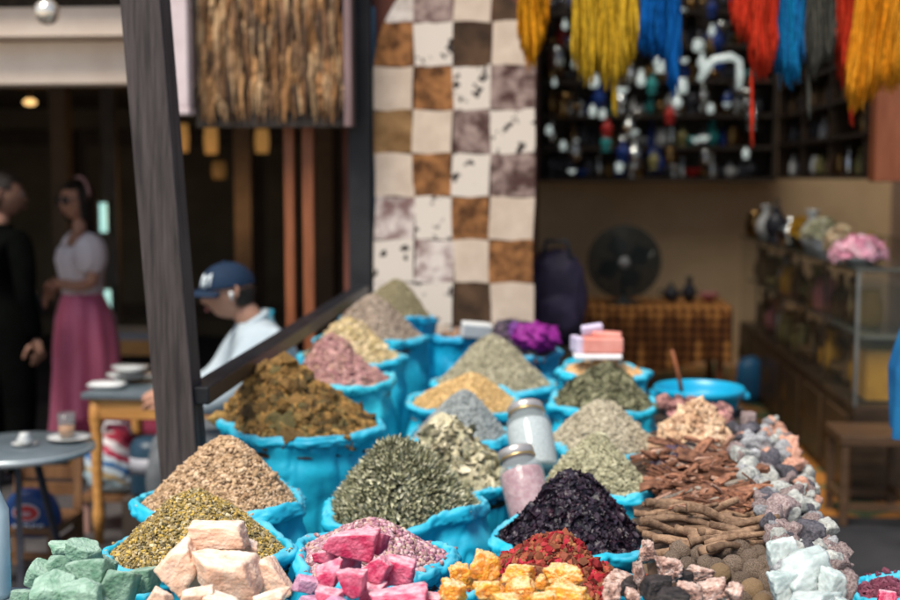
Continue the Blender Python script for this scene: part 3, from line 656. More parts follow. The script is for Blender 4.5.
# glass display counter on the right
X0, X1, Y0, Y1, HZ = 1.5, 2.6, 6.25, 10.0, 1.17
t = thing('display_counter', 'long glass display counter with dark wood base along the right side', 'counter', ((X0+X1)/2,(Y0+Y1)/2,0))
WW, DD = X1-X0, Y1-Y0
DWOOD = mat('counter_wood', (.028,.017,.010), (.06,.036,.02), rough=.45, scale=4, stretch=(1,1,6), bump=.2)
MB().box((0,0,.24),(WW,DD,.48)).build('cabinet_base', DWOOD, t, .006)
for k in range(6):
    yy = -DD/2+.32+k*.62; o = MB().box((-WW/2-.008,yy,.24),(.016,.5,.36)).build('door', mat('counter_door', (.04,.024,.013), (.07,.042,.022), rough=.4, scale=4, bump=.2), t, .005)
    MB().box((-WW/2-.022,yy+.19,.26),(.012,.02,.10)).build('handle', BRASSD, o)
MB().box((0,0,HZ-.01),(WW+.02,DD+.02,.02)).build('counter_top', mat('top_glass', (.03,.035,.03), (.05,.055,.045), rough=.15, bump=0, spec=.6), t)
GLASS = mat('clear_glass', (.08,.10,.09), rough=.05, bump=0, spec=.4, alpha=.15)
MB().box((-WW/2+.004,0,.82),(.006,DD-.04,.66)).build('glass_pane', GLASS, t)
MB().box((0,-DD/2+.004,.82),(WW-.04,.006,.66)).build('glass_pane', GLASS, t)
FR = mat('silver_frame', (.20,.21,.20), (.28,.29,.28), rough=.3, metal=.9, bump=0)
for (x, y) in ((-WW/2+.008,-DD/2+.008),(WW/2-.008,-DD/2+.008)): MB().box((x,y,.82),(.018,.018,.68)).build('corner_post', FR, t)
for k in range(1,5): MB().box((-WW/2+.01,-DD/2+k*DD/5,.82),(.012,.02,.66)).build('glass_divider', DWOOD, t)
MB().box((0,0,.82),(WW-.08,DD-.08,.008)).build('glass_shelf', mat('shelf_glass', (.15,.17,.15), rough=.1, bump=0), t)
for zz, px_ in ((.486,0),):
    pass
SPICEY = mat('amber_goods', (.45,.22,.02), (.62,.34,.04), rough=.6, scale=6, bump=.4)
for i in range(2):
    o = MB().box((X0+.25+i*.42, 6.5, .62),(.34,.3,.26)).build('amber_box', SPICEY, None, .01)
    tag(o, ('left' if i == 0 else 'right')+' amber yellow box in the glass counter front', 'box')
BRN = mat('brown_goods', (.10,.06,.03), (.2,.12,.05), rough=.6, scale=9, bump=.4)
for k in range(44):
    kd = random.choice(['jar','vase','bowl','bottle']); m = random.choice([BRASSD,BRN,OLIV,SPICEY,PINKC,BRN,WHITEC])
    ware(kd, m, (X0+.10+random.uniform(0,.12), 6.75+(k//2)*.145, (.486,.826)[k%2]), 1.35, 'small dim ware inside the long glass counter', kd, 'wares inside the glass counter')
# flowers on the counter
def blossom_heap(px, py, Y, wpx, hpx, cols, label, seed, base_c=None, zbase=HZ):
    p = at(px,py,Y); s_ = Y/1250; r = wpx*s_/2; root = thing('flower_bowl', label, 'flowers', (p.x,Y,zbase))
    h = max(.06, p.z-zbase)
    mb = MB(); mb.lathe([(.001,0),(r*.4,0),(r*.55,.02),(r*.85,h*.6),(r*.82,h*.6),(.001,h*.5)], n=24); mb.build('bowl', base_c or WHITEC, root)
    g = np.random.default_rng(seed); n = 240; d = g.normal(size=(n,3)); d /= np.linalg.norm(d,axis=1)[:,None]; d[:,2] = np.abs(d[:,2])
    P = d*np.array([r,r*.8,hpx*s_*.6])+np.array([0,0,h*.6])
    V, Fs = scatter(P, d, 'flake', .045, g, tilt=.7)
    link('petals', nmesh('petals', V, Fs, mat('petals_%d'%seed, None, cols=cols, per='island', rough=.7, bump=0)), root)
blossom_heap(858,252,6.55,52,32,[(.70,.25,.36),(.8,.45,.55),(.85,.6,.65),(.6,.15,.28)],'bowl of pink blossoms on the near end of the glass counter',31)
blossom_heap(803,222,7.9,22,22,[(.75,.40,.03),(.8,.5,.05),(.6,.3,.02)],'small bunch of amber yellow flowers on the counter',32,BRASSD)
blossom_heap(822,224,7.5,30,26,[(.7,.68,.5),(.6,.58,.3),(.8,.78,.65)],'cream and pale green flowers in a bowl on the counter',33)
blossom_heap(838,240,7.0,20,30,[(.75,.5,.3),(.8,.65,.45),(.5,.4,.2)],'peach coloured flower bunch beside the pink blossoms',34)
blossom_heap(872,240,6.9,12,18,[(.6,.35,.03),(.1,.12,.04)],'tiny yellow and green flower bunch behind the pink blossoms',35,DARKM)
for i,(px,Y,kd,m) in enumerate(((776,8.6,'lantern',DARKM),(766,9.2,'vase',WHITEC),(790,8.2,'teapot',SILV),(755,9.6,'jar',BRASSD),(812,7.8,'vase',WHITEC))):
    p = at(px,230,Y); ware(kd, m, (p.x,Y,HZ+.002), 1.3, ['dark lantern standing on the far part of the counter','white vase at the far end of the counter','silver teapot on the middle of the counter','brass jar at the farthest end of the counter','white vase behind the yellow flowers'][i], kd, None)

# cabinet of small goods above the counter
t = thing('hanging_cabinet', 'long dark shelf cabinet above the counter at right', 'cabinet', (1.98,8.2,0))
for z in (1.62,1.86,2.08,2.30,2.54): MB().box((0,0,z),(.44,3.6,.025)).build('shelf', DWOOD, t)
MB().box((.21,0,2.08),(.02,3.6,.95)).build('back_board', DWOOD, t)
for k in range(5): MB().box((0,-1.8+k*.9,2.08),(.43,.025,.92)).build('divider', DWOOD, t)
for k in range(26):
    for z in (1.634,1.874,2.094):
        if random.random() < .75:
            yy = 6.5+k*.135; m = random.choice([WHITEC,WHITEC,DARKM,PINKC,BRASSD,SILV,OLIV]) if z < 1.7 else random.choice([DARKM,DARKM,BRN,WHITEC,BRASSD])
            ware(random.choice(['bottle','jar','bottle']), m, (1.84+random.uniform(-.03,.03), yy, z), .85, 'small '+CN.get(m.name,'brown').split()[0]+' container lined up in the cabinet over the counter', 'container', 'containers in the cabinet over the counter')
p = at(887,120,6.15)
tag(MB().box((p.x,6.15,2.1),(.13,.12,1.02)).build('cabinet_post', mat('rust_wood', (.16,.045,.018), (.22,.07,.03), rough=.5, scale=4, stretch=(6,6,1), bump=.2), None, .005), 'rust brown squared post at the near end of the hanging cabinet', 'post')
MB2 = MB(); MB2.box((p.x,6.15,2.9),(.10,.10,.6)); 

# wooden stool in front of the counter
p = at(868,432,5.9)
t = thing('wooden_stool', 'low dark wooden stool in front of the glass counter', 'stool', (p.x+.02,5.95,0))
MB().box((0,0,p.z-.02),(.34,.34,.045)).build('seat', mat('stool_wood', (.07,.038,.02), (.13,.07,.035), rough=.5, scale=6, stretch=(1,8,8), bump=.3), t, .005)
for sx in (-1,1):
    for sy in (-1,1): MB().box((sx*.145,sy*.145,(p.z-.04)/2),(.035,.035,p.z-.04)).build('leg', MATS['stool_wood'], t, .003)
for sy in (-1,1):
    MB().box((0,sy*.145,.09),(.26,.025,.03)).build('stretcher', MATS['stool_wood'], t)
    MB().box((sy*.145,0,.12),(.025,.26,.03)).build('stretcher', MATS['stool_wood'], t)
p = at(744,346,9.3)
D, Fc = ico(3); V = np.sign(D)*np.abs(D)**.8*np.array([.10,.08,.17])*(1+.06*Noise(15,2,3)(D)[:,None]); V[:,2] += .17
o = link('plastic_bag', nmesh('plastic_bag', V, Fc, mat('dim_blue', (.01,.07,.16), (.02,.12,.24), rough=.4))); o.location = (p.x,9.0,.0); tag(o, 'dim blue plastic bag on the floor near the plaid bench', 'bag')

# ================================================================== HANKS OF YARN
t = thing('yarn_rail', 'horizontal wooden rail the yarn hanks hang from', 'rail', (0,0,0))
a, b = at(505,-60,4.8), at(930,-60,4.8); RZ = 2.58
MB().bar((a.x,4.8,RZ),(b.x,4.8,RZ),.03).build('bar', WOODD, t)
for x in (a.x+.1,b.x-.1): MB().box((x,4.8,RZ+.3),(.02,.02,.6)).build('hanger', WOODD, t)
def yarn(label, Y, prof, col, col2, seed, n=110, top=None):
    """prof: list of (px, py_bottom) across the hank"""
    g = np.random.default_rng(seed); xs = [p[0] for p in prof]; ys = [p[1] for p in prof]
    m = mat('yarn_%d'%seed, None, cols=[tuple(c*.38 for c in col), tuple(c*.75 for c in col), tuple(c*.85 for c in col2), tuple(c*.5 for c in col2), tuple(c*.8 for c in col)], per='island', rough=.95, bump=0, scale=70, spec=.05)
    mm = MB(); x0, x1 = xs[0], xs[-1]
    tp = top or (x0, x1)
    for i in range(int(n*3.4)):
        u = g.uniform(0,1); px = x0+(x1-x0)*u; py = np.interp(px, xs, ys)*1.0 + g.normal()*5 - abs(g.normal())*9
        b = at(px, py, Y); tx = at(tp[0]+(tp[1]-tp[0])*u, 0, Y).x; yy = Y+g.uniform(-.06,.06); k = 12; ph = g.uniform(0,6); am = g.uniform(.003,.009)
        pts = []
        for q in range(k+1):
            tt = q/k; z = RZ+.015+(b.z-RZ-.015)*tt; x = tx+(b.x-tx)*tt**1.1 + am*math.sin(ph+tt*11); pts.append((x, yy+am*math.cos(ph*2+tt*8), z))
        r_ = g.uniform(.0018,.0036)
        mm.tube(pts, [r_]*k+[r_*.5], 5)
    o = mm.build('yarn_hank', m); return tag(o, label, 'yarn')
yarn('orange yellow yarn hank hanging right beside the top of the hide rug', 4.82, [(519,40),(526,62),(534,66),(540,48),(548,20)], (.75,.26,.01), (.85,.38,.02), 101, 70)
yarn('mustard yellow yarn hank, widest of the left group', 4.8, [(573,58),(580,72),(590,84),(597,66),(606,90),(609,70),(613,92),(618,78),(627,68),(637,50)], (.74,.42,.02), (.85,.54,.05), 102, 150)
yarn('deep blue yarn hank between yellow yarn and red yarn', 4.8, [(640,50),(650,52),(660,56),(666,64),(670,88),(675,96),(679,60)], (.004,.10,.40), (.01,.16,.52), 103, 120)
yarn('scarlet yarn hank with long thin tail, left of the sky blue yarn', 4.8, [(733,26),(740,34),(748,40),(751,66),(758,72),(765,78),(770,62),(775,45)], (.72,.035,.015), (.8,.07,.03), 104, 120)
yarn('sky blue yarn hank between scarlet and grey yarns', 4.84, [(773,60),(780,74),(788,84),(795,80),(801,55)], (.01,.30,.62), (.02,.18,.50), 105, 80)
yarn('grey yarn hank between sky blue and dark red yarns', 4.86, [(801,60),(808,70),(812,78),(820,64),(828,60),(836,40)], (.085,.085,.07), (.13,.13,.11), 106, 100)
yarn('dark red yarn hank partly behind the big orange yarn', 4.84, [(834,40),(840,72),(846,92),(850,84),(858,66),(868,50)], (.50,.03,.015), (.6,.05,.02), 107, 100)
yarn('big bright orange yarn hank at the far right', 4.7, [(848,104),(854,108),(862,100),(872,92),(882,90),(893,84),(908,80),(915,70)], (.90,.30,.012), (.95,.40,.03), 108, 190, top=(868,920))
def tail(px, y0, y1, Y, m, label, seed):
    g = np.random.default_rng(seed); mm = MB()
    for i in range(5):
        a, b = at(px+g.uniform(-1,1),y0,Y), at(px+g.uniform(-2,2),y1-g.uniform(0,8),Y); pts = [a.lerp(b,q/6)+Vector((g.uniform(-.003,.003),g.uniform(-.004,.004),0)) for q in range(7)]; mm.tube(pts, .0035, 5)
    return mm.build('yarn_tail', m)
def ytail(src, px, y0, y1, Y, seed): o = tail(px, y0, y1, Y, MATS['yarn_%d'%src], '', seed); o.parent = [q for q in bpy.data.objects if q.name.startswith('yarn_hank') and q.data.materials and q.data.materials[0] == MATS['yarn_%d'%src]][0]
ytail(102, 614, 60, 117, 4.8, 1); ytail(104, 752, 50, 150, 4.8, 2); ytail(106, 809, 50, 122, 4.86, 3); ytail(107, 851, 60, 129, 4.8, 4)

# ================================================================== THE STAND AND ITS SACKS
t = thing('market_stand', 'long low wooden stand carrying the blue spice sacks', 'stand', (-.15,3.6,0))
MB().box((-.12,.05,.485),(1.36,3.4,.03)).build('deck', mat('stand_wood', (.10,.07,.05), (.2,.14,.09), rough=.7, scale=4, stretch=(6,1,6), bump=.3), t)
for sx in (-.72,.48):
    for sy in (-1.55,0,1.6): MB().box((sx,sy,.235),(.07,.07,.47)).build('leg', WOODD, t)
DZ = .502
def rimc(px, py, Y): return at(px, py, Y)
S = {}
def mk(key, label, px, py, Y, dpx, m=BLUE, base=DZ, **k):
    c = at(px, py, Y); r = dpx/2/1250*Y; S[key] = (c, r); SL[key] = label; sack(label, c, r-.012, base, abs(hash(key)) % 1 + sum(map(ord, key)), m, **k)
    return c, r
mk('S1', 'blue sack of yellow chamomile behind the peach rocks', 202, 548, 2.42, 188)
mk('S2', 'blue sack heaped with pale tan seeds at left', 228, 500, 2.80, 182)
mk('S3', 'broad blue sack of brown clumpy herbs beside the grey post', 293, 425, 3.50, 172)
mk('S4', 'blue sack of mauve dried petals behind the brown clumps', 344, 380, 3.98, 116, BLUE2)
mk('S5', 'blue sack of yellowish blossoms in the rail row', 355, 358, 4.36, 114)
mk('S6', 'blue sack of greyish brown grain second from the far end of the rail row', 374, 340, 4.74, 112)
mk('S7', 'farthest blue sack of the rail row, olive powder inside', 390, 319, 5.12, 108, BLUED)
mk('M1', 'blue sack of lilac rosebuds behind the pink rocks', 372, 560, 2.40, 178)
mk('M2', 'blue sack of curled green leaves in the middle', 399, 508, 2.88, 182)
mk('M3', 'blue sack of large pale leaves left of the pink jar', 455, 478, 3.30, 126)
mk('M4', 'blue sack of grey blue powder', 460, 437, 3.68, 122)
mk('M5', 'blue sack of fine tan powder', 464, 402, 4.02, 124)
mk('M6', 'blue sack under the tall grey green powder cone', 494, 384, 4.40, 120)
mk('M7', 'dark blue sack of blackish dried stuff at the far end by the rug', 518, 352, 4.82, 84, BLUED)
mk('M8', 'small far blue sack of brown bark in front of the rug', 462, 338, 5.10, 62, BLUED)
mk('R1', 'blue sack of dried red roses behind the amber crystals', 564, 592, 2.32, 205)
mk('R2', 'blue sack of black hibiscus', 572, 536, 2.72, 166)
mk('R3', 'blue sack of grey green herb right of the glass jars', 598, 488, 3.10, 132)
mk('R4', 'blue sack of beige grey herb in the right row', 600, 446, 3.50, 128)
mk('R5', 'blue sack of dark olive leaves near the far end of the right row', 602, 404, 3.92, 122)
mk('R6', 'farthest blue sack of the right row with small packets on top', 606, 373, 4.36, 96)
mk('P1', 'low blue sack of purple petals at bottom right', 900, 597, 2.5, 118, BLUE, .3, group='blue plastic cloth spice sacks')

def hp(key, label, ap, kind, size, n, mats, seed, **k):
    """ap = apex pixel"""
    c, r = S[key]; a = at(ap[0], ap[1], c.y+k.pop('dy', 0)); ax = (a.x-c.x)/r
    return heap(label, (c.x, c.y, c.z-.010), r-.020, a.z-c.z, kind, size, n, mats, seed, apex=(max(-.45,min(.45,ax)),0), rim=RIMS[SL[key]], **k)
G_cham = gmat('chamomile', [(.08,.065,.028),(.42,.28,.06),(.20,.155,.07),(.52,.44,.28),(.12,.10,.05),(.50,.34,.08),(.30,.22,.10),(.07,.055,.028),(.40,.30,.15)], (.10,.085,.03))
hp('S1', 'heap of yellow and olive dried chamomile', (196,487), 'chunk', .0068, 14000, G_cham, 201, kw=dict(e=(1.1,.7,.5)), tilt=.9, lump=.010, var=.25)
G_seed = gmat('tan_seed', [(.22,.13,.07),(.38,.25,.145),(.48,.33,.20),(.31,.20,.11),(.55,.41,.28),(.26,.165,.095)], (.20,.12,.07))
hp('S2', 'heap of pale tan seed husks', (226,440), 'bud', .0085, 12000, G_seed, 202, kw=dict(e=(1.1,.55,.45),sub=1), tilt=.5, lump=.007)
G_brn = gmat('brown_clump', [(.05,.032,.014),(.14,.085,.03),(.28,.15,.045),(.09,.055,.02),(.36,.20,.06),(.12,.10,.04),(.07,.045,.02)], (.05,.03,.014))
hp('S3', 'heap of coarse brown and rust herb clumps', (275,360), 'chunk', .0140, 9500, G_brn, 203, kw=dict(e=(1.2,.8,.6)), tilt=1.0, lump=.024, layers=1.1, lfreq=5, var=.48, tip=.26, over=.97)
G_mau = gmat('mauve_petal', [(.20,.09,.09),(.34,.17,.17),(.44,.27,.24),(.24,.12,.12),(.40,.25,.19),(.16,.08,.08)], (.13,.06,.06))
hp('S4', 'heap of mauve pink dried petals', (324,335), 'chunk', .014, 4200, G_mau, 204, tilt=1.0, lump=.012, kw=dict(e=(1.2,.7,.4)))
G_yel = gmat('straw_blossom', [(.32,.24,.12),(.48,.38,.18),(.40,.30,.18),(.55,.45,.28),(.28,.22,.10)], (.22,.16,.08))
hp('S5', 'heap of straw coloured blossoms behind the mauve petals', (343,318), 'chunk', .012, 3800, G_yel, 205, tilt=.9, lump=.012)
G_gb = gmat('grey_brown_grain', [(.20,.15,.11),(.28,.22,.17),(.34,.28,.22),(.24,.18,.14)], (.18,.14,.10))
hp('S6', 'heap of grey brown grain near the end of the rail row', (370,294), 'chunk', .008, 6000, G_gb, 206, lump=.006)
G_ol = gmat('olive_powder', [(.21,.18,.10),(.27,.235,.14),(.32,.28,.18)], (.20,.17,.10))
hp('S7', 'farthest olive powder cone of the rail row', (398,278), 'bud', .006, 5000, G_ol, 207, lump=.004)
G_lil = gmat('lilac_bud', [(.25,.10,.14),(.40,.19,.25),(.52,.34,.38),(.15,.06,.09),(.46,.33,.24),(.30,.15,.21),(.58,.43,.40),(.17,.085,.08),(.38,.17,.19)], (.12,.06,.06))
hp('M1', 'heap of lilac and pink rosebuds', (378,519), 'bud', .0105, 7500, G_lil, 208, kw=dict(e=(1.1,.8,.75),sub=2,n=.04), tilt=.8, lump=.008, layers=1.1, var=.16)
G_grn = gmat('curled_green', [(.14,.14,.075),(.28,.28,.17),(.42,.41,.28),(.19,.19,.11),(.52,.50,.37),(.15,.145,.085),(.07,.07,.04)], (.05,.05,.03))
hp('M2', 'tall heap of curled grey green leaves', (396,440), 'leaf', .034, 4300, G_grn, 209, kw=dict(W=.10,curl=3.6,twist=2.2), tilt=.28, var=.22, lump=.012, layers=.5, tip=.32)
G_pal = gmat('pale_leaf', [(.38,.34,.22),(.50,.45,.31),(.16,.15,.09),(.44,.41,.27),(.24,.22,.14),(.58,.53,.38),(.09,.08,.05)], (.05,.045,.03))
hp('M3', 'heap of large pale beige leaves', (446,418), 'flake', .033, 1200, G_pal, 210, tilt=.7, lump=.015, layers=.5, tip=.25)
G_blu = gmat('grey_blue_powder', [(.20,.225,.225),(.26,.285,.28),(.31,.33,.32)], (.21,.235,.23))
hp('M4', 'smooth cone of grey blue powder', (466,389), 'chunk', .0055, 9000, G_blu, 211, lump=.004, over=1.0)
G_tan = gmat('tan_powder', [(.42,.27,.11),(.50,.34,.15),(.56,.39,.19)], (.42,.28,.12))
hp('M5', 'cone of warm tan powder behind the grey blue cone', (474,370), 'chunk', .0055, 7000, G_tan, 212, lump=.004)
G_gg = gmat('grey_green_powder', [(.24,.22,.145),(.30,.275,.19),(.36,.33,.24)], (.25,.23,.15))
hp('M6', 'tall grey green powder cone in the middle row', (491,331), 'chunk', .007, 8000, G_gg, 213, lump=.006)
G_blk = gmat('blackish_bits', [(.015,.012,.018),(.04,.03,.045),(.08,.05,.075),(.10,.09,.09)], (.015,.012,.016))
hp('M7', 'lumpy heap of blackish purple dried stuff by the rug', (507,322), 'chunk', .022, 1400, G_blk, 214, tilt=1.0, lump=.02)
hp('M8', 'small heap of brown bark in front of the rug', (462,327), 'chunk', .018, 800, gmat('far_bark',[(.16,.09,.06),(.28,.18,.12),(.10,.06,.04)],(.1,.06,.04)), 215, tilt=1.0, lump=.01)
G_red = gmat('red_rose', [(.16,.010,.012),(.28,.015,.022),(.08,.012,.010),(.22,.075,.035),(.42,.02,.045),(.13,.07,.03),(.20,.02,.018),(.28,.12,.05),(.10,.03,.02)], (.10,.012,.012))
hp('R1', 'heap of dried crimson roses', (562,526), 'chunk', .0120, 5200, G_red, 216, kw=dict(e=(1,.8,.6)), tilt=1.1, lump=.012, layers=1.2, over=1.06, dy=.06, power=.95)
G_hib = gmat('black_hibiscus', [(.006,.005,.010),(.014,.010,.018),(.028,.020,.034),(.028,.008,.016),(.045,.038,.055),(.008,.007,.010)], (.005,.005,.010), spec=.4)
for m_ in G_hib[:1]: m_.node_tree.nodes['Principled BSDF'].inputs['Roughness'].default_value = .42
hp('R2', 'heap of black dried hibiscus', (577,476), 'flake', .0135, 9500, G_hib, 217, tilt=1.0, lump=.013, layers=.7, tip=.25)
G_g3 = gmat('sage_herb', [(.19,.18,.11),(.28,.265,.17),(.37,.35,.24),(.24,.225,.14),(.14,.13,.08)], (.15,.14,.085))
hp('R3', 'heap of sage green herb beside the jars', (597,432), 'chunk', .0085, 9000, G_g3, 218, kw=dict(e=(1.2,.6,.5)), lump=.010, tip=.2)
G_g4 = gmat('beige_herb', [(.25,.22,.155),(.34,.30,.22),(.41,.37,.28),(.20,.175,.12)], (.22,.19,.13))
hp('R4', 'heap of beige grey herb in the right row', (599,395), 'chunk', .0085, 8000, G_g4, 219, kw=dict(e=(1.2,.6,.5)), lump=.010, tip=.2)
G_g5 = gmat('dark_olive', [(.09,.09,.05),(.16,.16,.09),(.23,.22,.14),(.06,.06,.035)], (.07,.07,.04))
hp('R5', 'heap of dark olive dried leaves', (604,361), 'flake', .018, 3500, G_g5, 220, tilt=.9, lump=.014, layers=.8, tip=.25)
G_org = gmat('orange_chip', [(.45,.25,.10),(.58,.37,.18),(.66,.46,.26),(.36,.2,.09)], (.38,.22,.1))
hp('R6', 'low heap of orange beige chips under the packets', (604,361), 'chunk', .014, 1500, G_org, 221, tilt=.9, lump=.008)
G_pur = gmat('purple_petal', [(.07,.018,.03),(.14,.035,.06),(.20,.07,.10),(.10,.03,.05)], (.05,.014,.022))
hp('P1', 'heap of deep purple petals at bottom right', (893,566), 'chunk', .011, 3600, G_pur, 222, tilt=1.0, lump=.014)

# magenta cloth on the dark heap, white packet
c, r = S['M7']
p = at(536,336,4.75)
D, Fc = ico(4); V = D*np.array([.085,.06,.05])*(1+.22*Noise(61,1.8,3)(D)[:,None])
o = link('magenta_cloth', nmesh('magenta_cloth', V, Fc, mat('magenta_cloth', (.15,.006,.14), (.26,.015,.23), rough=.6, scale=4, bump=.3))); o.location = (p.x,4.72,p.z); tag(o, 'crumpled magenta cloth lying on the blackish heap', 'cloth')
o = o.copy(); COL.objects.link(o); p = at(518,331,4.8); o.location = (p.x-.01,4.8,p.z-.005); o.scale = (.75,.7,.7); o.rotation_euler = (0,0,2); o.data = o.data.copy(); o.data.materials[0] = mat('violet_cloth', (.10,.02,.16), (.16,.04,.24), rough=.6); tag(o, 'smaller violet cloth bundle left of the magenta cloth', 'cloth')
p = at(476,330,5.0); o = MB().box((0,0,0),(.12,.05,.06), (.2,.1,.3)).build('white_packet', WHITEC, None, .006); o.location = (p.x,5.0,p.z); tag(o, 'small white packet at the foot of the rug', 'packet')
# packets on the orange chips
PK = mat('pink_packet', (.68,.22,.17), (.78,.34,.28), rough=.45, scale=12, bump=.3)
LV = mat('lavender_packet', (.50,.44,.60), (.62,.56,.70), rough=.5)
WP = mat('white_tray', (.78,.74,.76), (.85,.82,.83), rough=.4, bump=0)
p = at(599,355,4.36)
def pb(nm, px, py, d, m, rot, lab, cat='packet'):
    p = at(px,py,4.34); o = MB().box((0,0,0), d, rot).build(nm, m, None, .006); o.location = p; return tag(o, lab, cat)
pb('white_tray', 597, 355, (.165,.12,.018), WP, (0,0,.05), 'flat white tray on the orange chips', 'tray')
pb('pink_box', 602, 344, (.135,.10,.055), PK, (0,0,.1), 'salmon pink packet lying on the white tray')
pb('pink_box', 607, 334, (.10,.07,.016), PK, (0,.05,-.1), 'smaller salmon packet on top of the pink one')
pb('lavender_box', 577, 344, (.028,.08,.055), LV, (0,0,.3), 'pale lavender packet standing left of the pink packet')
pb('lavender_card', 592, 329, (.075,.03,.03), LV, (.3,-.15,.1), 'pale lavender card lying on top of the packets')

# ------------------------------------------------------------------ jars
def jar(label, bot, top, Y0_, Y1_, r, fill, lidm, lab2, seed):
    A_, B_ = at(bot[0],bot[1],Y0_), at(top[0],top[1],Y1_); d = B_-A_; H = d.length; root = thing('glass_jar', label, 'jar', A_)
    q = d.to_track_quat('Z','Y').to_matrix()
    GJ = mat('jar_glass', (.45,.52,.53), rough=.03, bump=0, trans=.0, alpha=.34, spec=.6)
    mb = MB(); mb.lathe([(.001,0),(r*.92,.0),(r,.012),(r,H*.68),(r*.93,H*.78),(r*.72,H*.85),(r*.70,H*.93)], rot=q, n=40); mb.build('glass_body', GJ, root)
    mb = MB(); g = np.random.default_rng(seed); prof = [(.001,.006),(r*.88,.006),(r*.94,.015),(r*.94,H*.66),(r*.88,H*.72),(.001,H*.74)]; mb.lathe(prof, rot=q, n=40)
    mb.build('contents', fill, root)
    mb = MB(); mb.lathe([(r*.70,H*.86),(r*.79,H*.865),(r*.80,H*.985),(r*.77,H*1.0),(.001,H*1.003)], rot=q, n=40); mb.build('lid', lidm, root)
    mb = MB(); mb.lathe([(r*.80,H*.87),(r*.83,H*.885),(r*.80,H*.90)], rot=q, n=40); mb.build('lid_ring', mat('gold_lid', (.50,.34,.14), (.62,.45,.2), rough=.3, metal=.8, bump=0), root)
    return root
CRY = mat('white_crystals', (.42,.47,.48), (.66,.70,.70), rough=.5, scale=160, bump=1, bscale=200)
PNK = mat('pink_stones', (.42,.10,.14), (.62,.33,.35), rough=.5, scale=55, bump=1, bscale=90, lo=.4, hi=.6)
LIDC = mat('pale_lid', (.45,.42,.40), (.58,.55,.52), rough=.3, metal=.5, bump=0)
jar('glass jar of white crystals leaning between the heaps', (537,474), (525,407), 3.22, 3.34, .062, CRY, LIDC, '', 5)
jar('tilted glass jar of pink stones with a gold rimmed lid', (536,530), (515,450), 2.92, 3.02, .056, PNK, LIDC, '', 6)

# ================================================================== FOREGROUND ROCKS
GRN = mat('green_mineral', (.08,.21,.13), (.34,.50,.39), dust=((.52,.66,.57),.5), rough=.7, scale=38, bump=.9, bscale=150, bdist=.006, objvar=.18, lo=.3, hi=.72, detail=8)  # dust pair here and below paints sun-bleached tops into the rock colour
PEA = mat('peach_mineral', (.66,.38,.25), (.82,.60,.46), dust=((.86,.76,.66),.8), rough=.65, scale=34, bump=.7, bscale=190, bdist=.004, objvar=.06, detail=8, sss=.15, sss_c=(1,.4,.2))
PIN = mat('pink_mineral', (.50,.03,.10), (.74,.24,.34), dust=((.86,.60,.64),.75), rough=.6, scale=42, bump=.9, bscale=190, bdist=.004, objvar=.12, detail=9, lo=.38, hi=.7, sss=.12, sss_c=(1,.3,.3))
MAU = mat('mauve_mineral', (.40,.16,.28), (.60,.36,.48), rough=.65, scale=45, bump=.8, bscale=180, objvar=.1, detail=8)
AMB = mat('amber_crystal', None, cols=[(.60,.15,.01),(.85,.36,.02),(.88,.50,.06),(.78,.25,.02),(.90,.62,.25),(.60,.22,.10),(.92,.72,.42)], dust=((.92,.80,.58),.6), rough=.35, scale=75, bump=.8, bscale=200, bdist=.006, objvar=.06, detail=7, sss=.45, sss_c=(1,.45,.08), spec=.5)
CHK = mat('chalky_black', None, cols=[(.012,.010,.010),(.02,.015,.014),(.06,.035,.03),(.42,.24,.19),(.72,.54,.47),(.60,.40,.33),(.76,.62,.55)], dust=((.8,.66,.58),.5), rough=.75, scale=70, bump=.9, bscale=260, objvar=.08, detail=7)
CHB = mat('black_stone', (.012,.011,.012), (.05,.04,.038), rough=.55, scale=60, bscale=200, bump=.7, objvar=.1)
def pile(rows, Mx, cat, group, grp_cols, dflt_depth=.8, seed0=0, dims=(1,1,1), rough=.025, planes=8, p=26, rough2=0, base=1.0, sub=5, grow=1.0):
    for i, (px, py, wp, hp_, Y, tilt, lab) in enumerate(rows):
        c = at(px, py, Y); s_ = Y/1250; W_ = wp*s_*grow; H_ = hp_*s_*grow
        m = Mx if not isinstance(Mx, list) else Mx[i % len(Mx)]
        me = rock_mesh(seed0+i*7, m, (W_*.98, (W_+H_)*.5*dflt_depth*1.05, H_*1.0), planes=planes, p=p, rough=rough, sub=sub, rough2=rough2)
        o = link(cat.split()[-1] if False else grp_cols, me); o.location = c; o.rotation_euler = (random.uniform(-.15,.15), tilt, random.uniform(-.25,.25))
        tag(o, lab, cat, group)
pile([
 (64,549,32,17,2.08,-.15,'flat green rock on the top left of its pile'),
 (84,556,36,30,2.03,.25,'pale streaked green rock at the top right of the green pile'),
 (61,565,32,22,2.03,.0,'green rock wedged under the topmost ones'),
 (91,575,44,34,1.97,-.2,'large mid green rock with a sharp ridge'),
 (41,577,30,30,2.02,.5,'rounded green rock at the left flank of its pile'),
 (54,591,50,36,1.92,.1,'largest dark green rock at the front left'),
 (80,596,44,30,1.90,-.1,'green rock cut by the bottom edge, second from left'),
 (119,588,40,50,1.96,.5,'tall wedge shaped green rock leaning right'),
 (145,580,31,30,2.02,.0,'greyish green rock touching the peach rocks'),
 (105,568,26,26,2.08,.4,'small green rock behind the wedge shaped one'),
 (22,600,24,22,1.96,0,'smallest green rock at the far left corner'),
 (92,610,60,30,1.93,0,'green rock under the pile at the bottom edge'),
], GRN, 'rock', 'green rocks', 'green_rock', seed0=300, planes=12, p=34, rough=.02, grow=1.06)
